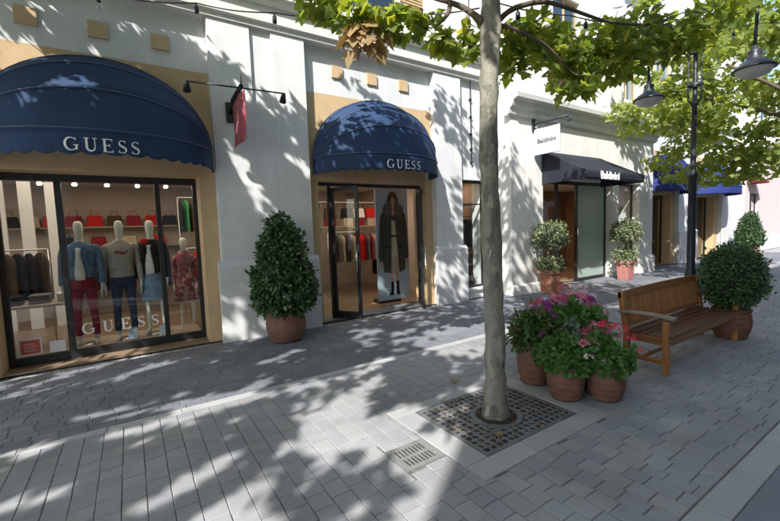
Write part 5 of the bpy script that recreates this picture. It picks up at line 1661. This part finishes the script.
    if legs:
        mb = MB()
        ringed(mb, [(1.04, .150, .108, 0), (1.02, .155, .112, 0), (.96, .172, .122, 0), (.89, .182, .128, 0), (.82, .150, .105, 0), (.80, .06, .05, 0)])
        for s_ in (-1, 1):
            pts = [(s_*.085, 0, .92), (s_*.092, 0, .84), (s_*(hp+.0), -.006, .72), (s_*(hp+.012), -.012, .50), (s_*(hp+.018), .008, .30), (s_*(hp+.02), .012, .13)]
            mb.tube([Vector(p_)*k for p_ in pts], [q*k for q in (.085, .090, .078, .060, .053, .049)], 16, False)
        creased(mb, 'trousers', legs, .006)
    if skirt:
        MB().lathe([(.15, 1.04), (.16, 1.0), (.19, .88), (.21, .70), (.215, .58), (.205, .58)], n=28).build('skirt', skirt, t)
    if dress:
        mb = MB().lathe([(.09, 1.46), (.15, 1.40), (.165, 1.28), (.14, 1.12), (.17, .98), (.22, .75), (.26, .50), (.25, .50)], n=28)
        mb.v = [(a, b_*.72, c_) for a, b_, c_ in mb.v]
        mb.build('dress', dress, t)
    MB().lathe([(.16, -.012), (.16, 0), (.02, .004), (.001, .004)], n=24).build('base_plate', M['chrome'], t)
    return t
ZP = .10
plat = thing('display_platform', 'low pale display platform behind the shop window glass', 'platform')
MB().box(-1.45, 7.47, .02, .95, 8.4, ZP-.012).build('platform_top', M['shelf'], plat, bevel=.006, recalc=False)
mannequin('mannequin in open denim jacket, white shirt and dark red trousers', -.66, 7.90, ZP, R(-8), open_jacket=M['denim'], tee=M['white_cloth'], legs=M['maroon'], h=1.98)
mannequin('mannequin in grey sweatshirt and dark jeans, middle of the three', -.14, 7.92, ZP, R(4), top=M['grey_knit'], legs=M['denim_dark'], h=1.98)
mannequin('mannequin in black jacket, white top and short denim skirt, right of the three', .30, 7.98, ZP, R(-18), female=True, open_jacket=M['black_cloth'], tee=M['white_cloth'], skirt=M['denim_light'], h=1.98)
dm = mannequin('mannequin in patterned dark red dress standing behind the right pane', .86, 8.6, .02, R(-20), female=True, dress=M['pattern'], top=M['pattern'], h=1.74)
# print on the sweatshirt
sp = bpy.data.objects
for o in list(bpy.data.objects):
    if o.parent and o.parent.get('label', '').startswith('mannequin in grey') and o.name.startswith('top'):
        mb = MB()
        for q in ((-.09, 1.42, -.03, 1.46), (-.02, 1.40, .05, 1.44), (.06, 1.43, .10, 1.46)):
            mb.box(q[0], -.178, q[1], q[2], -.168, q[3])
        mb.build('chest_print', M['maroon'], o.parent, recalc=False, bevel=.003)
rf = MB().lathe([(.005, .05), (.04, .04), (.06, .0), (.04, -.04), (.005, -.05)], n=12)
o = rf.build('scarf_knot', M['red'], None); 
tag(o, 'red scarf knot at the neck of the mannequin in black', 'scarf'); o.location = (.20, 7.84, 1.70)

# ------------------------------------------------------------------ clothes rails, shelves, goods
def garment_mesh(wid, hgt, dep, flare=0.0):
    """hanging garment: shoulders slope from the hanger, slight waves"""
    def fn(u, v):
        an = 2*PI*u
        z = -hgt*v
        if v < .12:
            k = .25+.75*(v/.12)**.6
        else: k = 1.0+flare*(v-.12)
        wv = 1+.10*math.sin(an*5+v*3)*v
        return Vector((dep/2*math.sin(an)*(.5+.5*min(1, v*4))*wv, wid/2*k*math.cos(an)*(1+.05*math.sin(v*9)), z))
    return MB().grid(fn, 28, 12)
G_LABEL = {'denim': 'blue denim', 'denim_dark': 'dark denim', 'maroon': 'maroon', 'red': 'bright red', 'black_cloth': 'black', 'brown_cloth': 'brown', 'olive': 'olive', 'cream': 'cream', 'white_cloth': 'white', 'grey_cloth': 'grey', 'green_cloth': 'green'}
gcache = {}
gcount = {}
ORD = ['leftmost', 'second', 'third', 'fourth', 'fifth', 'sixth', 'seventh', 'eighth', 'ninth']
SEQS = {}
def garment(x, y, z, mt, rz, where, h=.8, w=.46, d=.07, group=None):
    key = (round(h, 2), round(w, 2), round(d, 2))
    if key not in gcache:
        gcache[key] = garment_mesh(w, h, d).mesh('garment')
    kk = (mt, where); gcount[kk] = gcount.get(kk, 0)+1; i_ = gcount[kk]-1
    lab = '%s %s garment from the left %s' % (ORD[i_], G_LABEL[mt], where) if i_ else 'leftmost %s garment %s' % (G_LABEL[mt], where)
    t = thing('hanging_garment', lab, 'garment', (x, y, z), rz, group)
    me = gcache[key].copy()
    link('cloth', me, M[mt], t)
    MB().tube([(0, -w*.4, -.07), (0, 0, -.01), (0, w*.4, -.07)], .006, 5).tube([(0, 0, -.01), (0, 0, .05), (.0, .02, .07)], .003, 5).build('hanger', M['chrome'], t, recalc=False)
    return t
def rail(label, x0, x1, y, z, legs=True):
    t = thing('clothes_rail', label, 'clothes rail')
    MB().tube([(x0, y, z), (x1, y, z)], .014, 8).build('rail', M['chrome'], t)
    for x in (x0, x1):
        MB().tube([(x, y, z), (x, y, .02)], .012, 8).build('upright', M['chrome'], t)
    return t
rail('clothes rail seen through the open door', 4.35, 6.3, 9.6, 1.72)
seq = ['black_cloth', 'brown_cloth', 'grey_cloth', 'cream', 'brown_cloth', 'black_cloth', 'cream', 'maroon', 'red', 'red', 'maroon', 'grey_cloth', 'maroon', 'cream', 'black_cloth', 'black_cloth', 'black_cloth', 'black_cloth', 'black_cloth']
sides = ['from the rail seen through the open door', ]
for k, mt in enumerate(seq):
    garment(4.42+k*.10, 9.6+random.uniform(-.02, .02), 1.65, mt, R(random.uniform(-12, 12)), 'on the rail seen through the open door', h=.72 if k < 14 else 1.15, group='garments on the rail beyond the open door')
rail('clothes rail of dark jackets at the left of the display window', -2.4, -1.2, 9.0, 1.62)
for k, mt in enumerate(['grey_cloth', 'grey_cloth', 'olive', 'maroon', 'brown_cloth', 'black_cloth', 'black_cloth', 'brown_cloth']):
    garment(-2.32+k*.145, 9.0, 1.56, mt, R(random.uniform(-10, 10)+30), 'at the left of the display window', h=.78, d=.12, group='jackets on the left rail')
rail('high clothes rail of striped and red garments at the right of the display window', .95, 1.85, 10.0, 2.62)
for k, mt in enumerate(['black_cloth', 'green_cloth', 'brown_cloth', 'cream', 'red', 'red', 'maroon', 'black_cloth']):
    garment(1.0+k*.105, 10.0, 2.56, mt, R(random.uniform(-10, 10)), 'high at the right of the display window', h=.7, group='garments on the high right rail')
rail('low clothes rail behind the patterned dress', 1.0, 1.9, 9.4, 1.5)
for k, mt in enumerate(['red', 'red', 'denim', 'white_cloth', 'black_cloth', 'denim_dark']):
    garment(1.02+k*.13, 9.4, 1.44, mt, R(random.uniform(-10, 10)), 'low behind the patterned dress', h=.75, group='garments on the low right rail')

def bag(x, y, z, mt, label, s=1.0):
    t = thing('handbag', label, 'handbag', (x, y, z), 0, 'bags on the shop shelves')
    mb = MB()
    w_, h_, d_ = .13*s, .2*s, .07*s
    vs = [(-w_, -d_, 0), (w_, -d_, 0), (w_, d_, 0), (-w_, d_, 0), (-w_*.85, -d_*.6, h_), (w_*.85, -d_*.6, h_), (w_*.85, d_*.6, h_), (-w_*.85, d_*.6, h_)]
    mb.add(vs, [(0,3,2,1),(4,5,6,7),(0,1,5,4),(1,2,6,5),(2,3,7,6),(3,0,4,7)]).build('bag_body', M[mt], t, bevel=.012)
    MB().tube([(-w_*.5, 0, h_), (-w_*.4, 0, h_+.09*s), (w_*.4, 0, h_+.09*s), (w_*.5, 0, h_)], .007, 6).build('handle', M[mt], t)
def wall_shelf(label, x0, x1, y, z, dep=.3):
    t = thing('wall_shelf', label, 'shelf')
    MB().box(x0, y-dep, z, x1, y, z+.03).build('shelf_board', M['shelf'], t, bevel=.003, recalc=False)
    for x in (x0+.1, x1-.1): MB().box(x, y-dep+.03, z-.12, x+.02, y, z).build('bracket', M['chrome'], t, recalc=False)
Yb = 11.58
wall_shelf('upper shelf of red bags behind the mannequins', -1.6, 1.2, Yb, 2.02)
wall_shelf('lower shelf behind the mannequins', -1.6, 1.2, Yb, 1.55)
for k, (mt, l) in enumerate([('red', 'leftmost bright red'), ('maroon', 'leftmost dark red'), ('red', 'second bright red'), ('brown_cloth', 'brown'), ('maroon', 'second dark red'), ('red', 'third bright red'), ('black_cloth', 'black')]):
    bag(-1.4+k*.38, Yb-.15, 2.05, mt, '%s handbag on the upper shelf behind the mannequins' % l, 1.25)
for k, (mt, l) in enumerate([('black_cloth', 'black'), ('maroon', 'wine red'), ('cream', 'cream'), ('red', 'vivid red')]):
    bag(-1.2+k*.6, Yb-.15, 1.58, mt, '%s handbag on the lower shelf behind the mannequins' % l, 1.2)
wall_shelf('pale shelf above the rail beyond the open door', 4.1, 6.45, 9.9, 1.85)
wall_shelf('high shelf beyond the open door', 4.1, 6.45, 9.9, 2.5)
for k, (x, mt, l) in enumerate([(4.5, 'brown_cloth', 'brown'), (5.0, 'black_cloth', 'black'), (5.35, 'white_cloth', 'white'), (5.75, 'red', 'bright red')]):
    bag(x, 9.72, 2.10 if k == 3 else 2.10, mt, '%s handbag above the rail beyond the open door' % l, 1.3)
    box_ = tag(MB().box(x-.14, 9.64, 1.882, x+.14, 9.84, 2.098).build('gift_box', M['cream' if k % 2 else 'maroon'], None, bevel=.006, recalc=False), '%s box under the %s handbag beyond the open door' % ('cream' if k % 2 else 'maroon', l), 'box')
for k, (x, y, z, mt, l) in enumerate([(-2.1, Yb-.15, 2.05, 'black_cloth', 'far left black'), (-1.75, Yb-.15, 2.05, 'cream', 'far left cream')]):
    bag(x, y, z, mt, '%s handbag high behind the left pane' % l, 1.2)
wall_shelf('long high shelf behind the left pane', -3.4, -1.65, Yb, 2.02)
rail('long wall rail of clothes behind the mannequins', -1.5, .9, 11.2, 1.45)
for k in range(20):
    garment(-1.42+k*.115, 11.2, 1.39, ['black_cloth', 'grey_cloth', 'maroon', 'denim_dark', 'brown_cloth', 'cream', 'red'][(k*5+k//3) % 7], R(random.uniform(-14, 14)), 'on the wall rail behind the mannequins', h=.8, d=.085, group='garments on the wall rail behind the mannequins')
for k, x in enumerate((-2.15, -1.75, -1.35)):
    o = MB().box(x, 10.4, .02, x+.2, 10.46, 2.96).build('wall_panel', M['paper'], None, bevel=.004, recalc=False)
    tag(o, '%s of three tall white panels behind the left pane' % ('leftmost', 'middle', 'rightmost')[k], 'panel', 'tall white panels behind the left pane')
ceil_ = thing('ceiling_track', 'white ceiling track with spotlights above the mannequins', 'track light', (0, 0, 0))
MB().box(-1.5, 9.6, 2.95, .95, 9.64, 2.998).build('track', M['paper'], ceil_, recalc=False)
for k in range(5):
    x = -1.3+k*.5
    h_ = MB().tube([(x, 9.62, 2.95), (x, 9.6, 2.88), (x+.01, 9.54, 2.80)], [.012, .03, .045], 10).build('spotlight', M['paper'], ceil_)
    MB().tube([(x+.01, 9.54, 2.799), (x+.011, 9.537, 2.794)], .04, 12).build('lens', M['spot'], h_)
# table with folded clothes at left pane
tb = thing('display_table', 'low display table with folded clothes behind the left pane', 'table', (-1.35, 8.3, .02))
MB().box(-.5, -.3, .72, .5, .3, .76).build('table_top', M['shelf'], tb, bevel=.004, recalc=False)
for a in (-.46, .42):
    for b in (-.26, .22): MB().box(a, b, 0, a+.04, b+.04, .72).build('leg', M['frame'], tb, recalc=False)
for k, (mt, l) in enumerate([('black_cloth', 'black'), ('grey_cloth', 'grey'), ('white_cloth', 'white')]):
    mb = MB()
    for j in range(4): mb.box(-1.72+k*.34, 8.15, .785+j*.034, -1.46+k*.34, 8.45, .816+j*.034)
    tag(mb.build('folded_clothes', M[mt], None, bevel=.012, recalc=False), '%s stack of folded clothes on the low table behind the left pane' % l, 'clothes', 'folded clothes on the low table')

# poster inside the doorway: a flat printed picture
ps = thing('poster', 'tall poster of a long haired person in a fur collared parka inside the doorway', 'poster', (5.10, 7.62, 0), R(0))
MB().box(-.46, 0, .12, .42, .03, 2.68).build('panel', M['poster_bg'], ps, recalc=False, bevel=.003)
def flat(name, pts, lay, mat):
    MB().prism(pts, 0, 1, lambda u, v, d: (u, -.0015-.002*lay+d*.001, v)).build(name, mat, ps, recalc=True)
def ell(cx, cz, rx, rz, n=20): return [(cx+rx*math.cos(2*PI*i/n), cz+rz*math.sin(2*PI*i/n)) for i in range(n)]
flat('printed_hair', [(0, 2.62), (-.10, 2.57), (-.15, 2.42), (-.17, 2.2), (-.2, 1.98), (-.12, 1.9), (-.03, 2.1), (.05, 2.1), (.12, 1.86), (.2, 1.95), (.18, 2.2), (.15, 2.42), (.10, 2.57)], 1, M['hair'])
flat('printed_parka', [(-.10, 2.22), (-.24, 2.20), (-.34, 2.08), (-.38, 1.8), (-.41, 1.45), (-.42, 1.12), (-.40, 1.02), (-.31, 1.02), (-.30, .78), (-.10, .74), (-.07, 1.3), (-.05, 1.95), (.05, 1.95), (.09, 1.3), (.13, .74), (.30, .80), (.31, 1.05), (.39, 1.06), (.41, 1.2), (.39, 1.6), (.37, 1.9), (.33, 2.1), (.22, 2.2), (.1, 2.22)], 2, M['olive'])
flat('printed_dress', [(-.05, 2.1), (-.07, 1.7), (-.10, 1.12), (.12, 1.12), (.09, 1.7), (.06, 2.1)], 1, M['cream'])
flat('printed_belt', [(-.08, 1.62), (-.085, 1.57), (.09, 1.57), (.088, 1.62)], 3, M['brown_cloth'])
for s_ in (-1, 1):
    flat('printed_sleeve_shadow', [(s_*.27, 1.9), (s_*.285, 1.9), (s_*.315, 1.1), (s_*.30, 1.1)], 3, M['black_cloth'])
    flat('printed_hand', [(s_*.33, 1.02), (s_*.40, 1.03), (s_*.40, .94), (s_*.385, .86), (s_*.36, .85), (s_*.335, .92)], 3, M['skin'])
    flat('printed_pocket', [(s_*.14, 1.38), (s_*.25, 1.36), (s_*.25, 1.32), (s_*.14, 1.34)], 3, M['black_cloth'])
flat('printed_legs', [(-.10, 1.12), (-.10, .72), (-.085, .40), (-.11, .30), (-.17, .24), (-.04, .24), (-.03, .40), (-.005, 1.12)], 1, M['skin'])
flat('printed_legs', [(.12, 1.12), (.11, .72), (.10, .40), (.15, .24), (.04, .24), (.035, .40), (.02, 1.12)], 1, M['skin'])
flat('printed_boots', [(-.10, .55), (-.115, .30), (-.18, .23), (-.04, .23), (-.03, .55)], 2, M['black_cloth'])
flat('printed_boots', [(.11, .55), (.115, .30), (.16, .23), (.04, .23), (.035, .55)], 2, M['black_cloth'])
rp = random.Random(9)
for s_ in (-1, 1):
    pts = []
    for i in range(26):
        a_ = 2*PI*i/26; q = 1+.10*rp.uniform(-1, 1)
        pts.append((s_*.15+.135*q*math.cos(a_), 2.20+.15*q*math.sin(a_)))
    flat('printed_fur', pts, 4, M['fur'])
flat('printed_neck', [(-.035, 2.32), (-.05, 2.12), (0, 2.05), (.05, 2.12), (.035, 2.32)], 3, M['skin'])
flat('printed_face', ell(0, 2.42, .07, .10), 5, M['skin'])
flat('printed_fringe', [(0, 2.54), (-.075, 2.50), (-.085, 2.36), (-.06, 2.30), (-.055, 2.42), (-.01, 2.50), (.05, 2.44), (.06, 2.30), (.085, 2.36), (.075, 2.50)], 6, M['hair'])
flat('printed_eye', ell(-.027, 2.425, .012, .005, 8), 6, M['hair'])
flat('printed_eye', ell(.027, 2.425, .012, .005, 8), 6, M['hair'])
flat('printed_mouth', ell(0, 2.362, .018, .006, 8), 6, M['maroon'])
box('counter', (-.3, .2, .02), (.3, .5, .1), M['frame'], ps)

# Baldinini and far shop goods
for x, mt in ((9.4, 'brown_cloth'), (9.7, 'grey_cloth'), (10.4, 'maroon'), (10.7, 'black_cloth')):
    garment(x, 8.0, 1.9, mt, R(20), 'inside the black awning shop', h=1.0, group='garments inside the black awning shop')
rail('clothes rail inside the black awning shop', 9.2, 11.0, 8.0, 1.96)
for z in (.9, 1.5, 2.1):
    wall_shelf('shelf at height %s in the narrow window past the white post' % {.9: 'low', 1.5: 'middle', 2.1: 'top'}[z], 13.1, 14.1, 7.4, z)
for x, z, mt, l in ((13.3, .93, 'white_cloth', 'white'), (13.75, .93, 'black_cloth', 'black'), (13.4, 1.53, 'grey_cloth', 'grey'), (13.8, 2.13, 'cream', 'cream')):
    bag(x, 7.2, z, mt, '%s bag in the narrow window past the white post' % l, 1.2)
for k, z in enumerate((.6, 1.2, 1.8, 2.3)):
    wall_shelf('%s shelf in the shop under the blue awning' % ('lowest', 'second', 'third', 'highest')[k], 15.6, 18.4, 9.0, z)
for x, z, mt, l in ((16.0, .63, 'denim', 'blue'), (16.6, .63, 'white_cloth', 'white'), (16.2, 1.23, 'cream', 'cream'), (17.0, 1.23, 'grey_cloth', 'grey'), (16.4, 1.83, 'brown_cloth', 'brown')):
    bag(x, 8.85, z, mt, '%s bag on a shelf under the blue awning' % l, 1.8)

for k, (x, mt) in enumerate([(7.2, 'grey_cloth'), (7.42, 'black_cloth'), (7.62, 'denim')]):
    garment(x, 7.8, 1.95, mt, R(60), 'in the narrow window left of the trunk', h=.75, d=.12, group='garments in the narrow window')
tag(MB().tube([(6.64, 7.8, 2.02), (7.78, 7.8, 2.02)], .012, 8).build('clothes_rod', M['chrome']), 'short clothes rod in the narrow window left of the trunk', 'rod')
# ceiling lamps: lit spots, then broad area lights, some with no spot beside them
def ceiling_spot(x, y, z, label):
    t = thing('ceiling_spotlight', label, 'spotlight', (x, y, z), 0, 'lit ceiling spotlights in the shops')
    MB().tube([(0, 0, 0), (0, 0, -.06), (.01, -.03, -.14)], [.012, .03, .05], 12).build('housing', M['paper'], t)
    MB().tube([(.01, -.03, -.141), (.011, -.032, -.146)], .046, 14).build('lens', M['spot'], t)
ceiling_spot(-.15, 8.9, 3.0, 'lit ceiling spotlight above the middle mannequin')
ceiling_spot(-.95, 8.9, 3.0, 'lit ceiling spotlight left of the window mullion')
ceiling_spot(.75, 8.9, 3.0, 'lit ceiling spotlight behind the right pane')
ceiling_spot(4.7, 8.8, 3.0, 'lit ceiling spotlight beyond the open door')
ceiling_spot(7.1, 7.9, 3.0, 'lit ceiling spotlight in the narrow window')
ceiling_spot(10.6, 7.9, 3.0, 'lit ceiling spotlight inside the black awning shop')
room_light(-.3, 9.0, 2.93, 3.4, 2.8, 30)
room_light(-3.8, 9.4, 2.95, 2.6, 2.6, 8)
room_light(4.4, 9.0, 2.95, 3.0, 2.4, 26)
room_light(7.2, 8.2, 2.95, .8, .8, 7)
room_light(10.5, 8.5, 2.95, 3.0, 1.4, 30, (1, .72, .45))
room_light(17.0, 8.8, 2.95, 4.0, 2.0, 8)
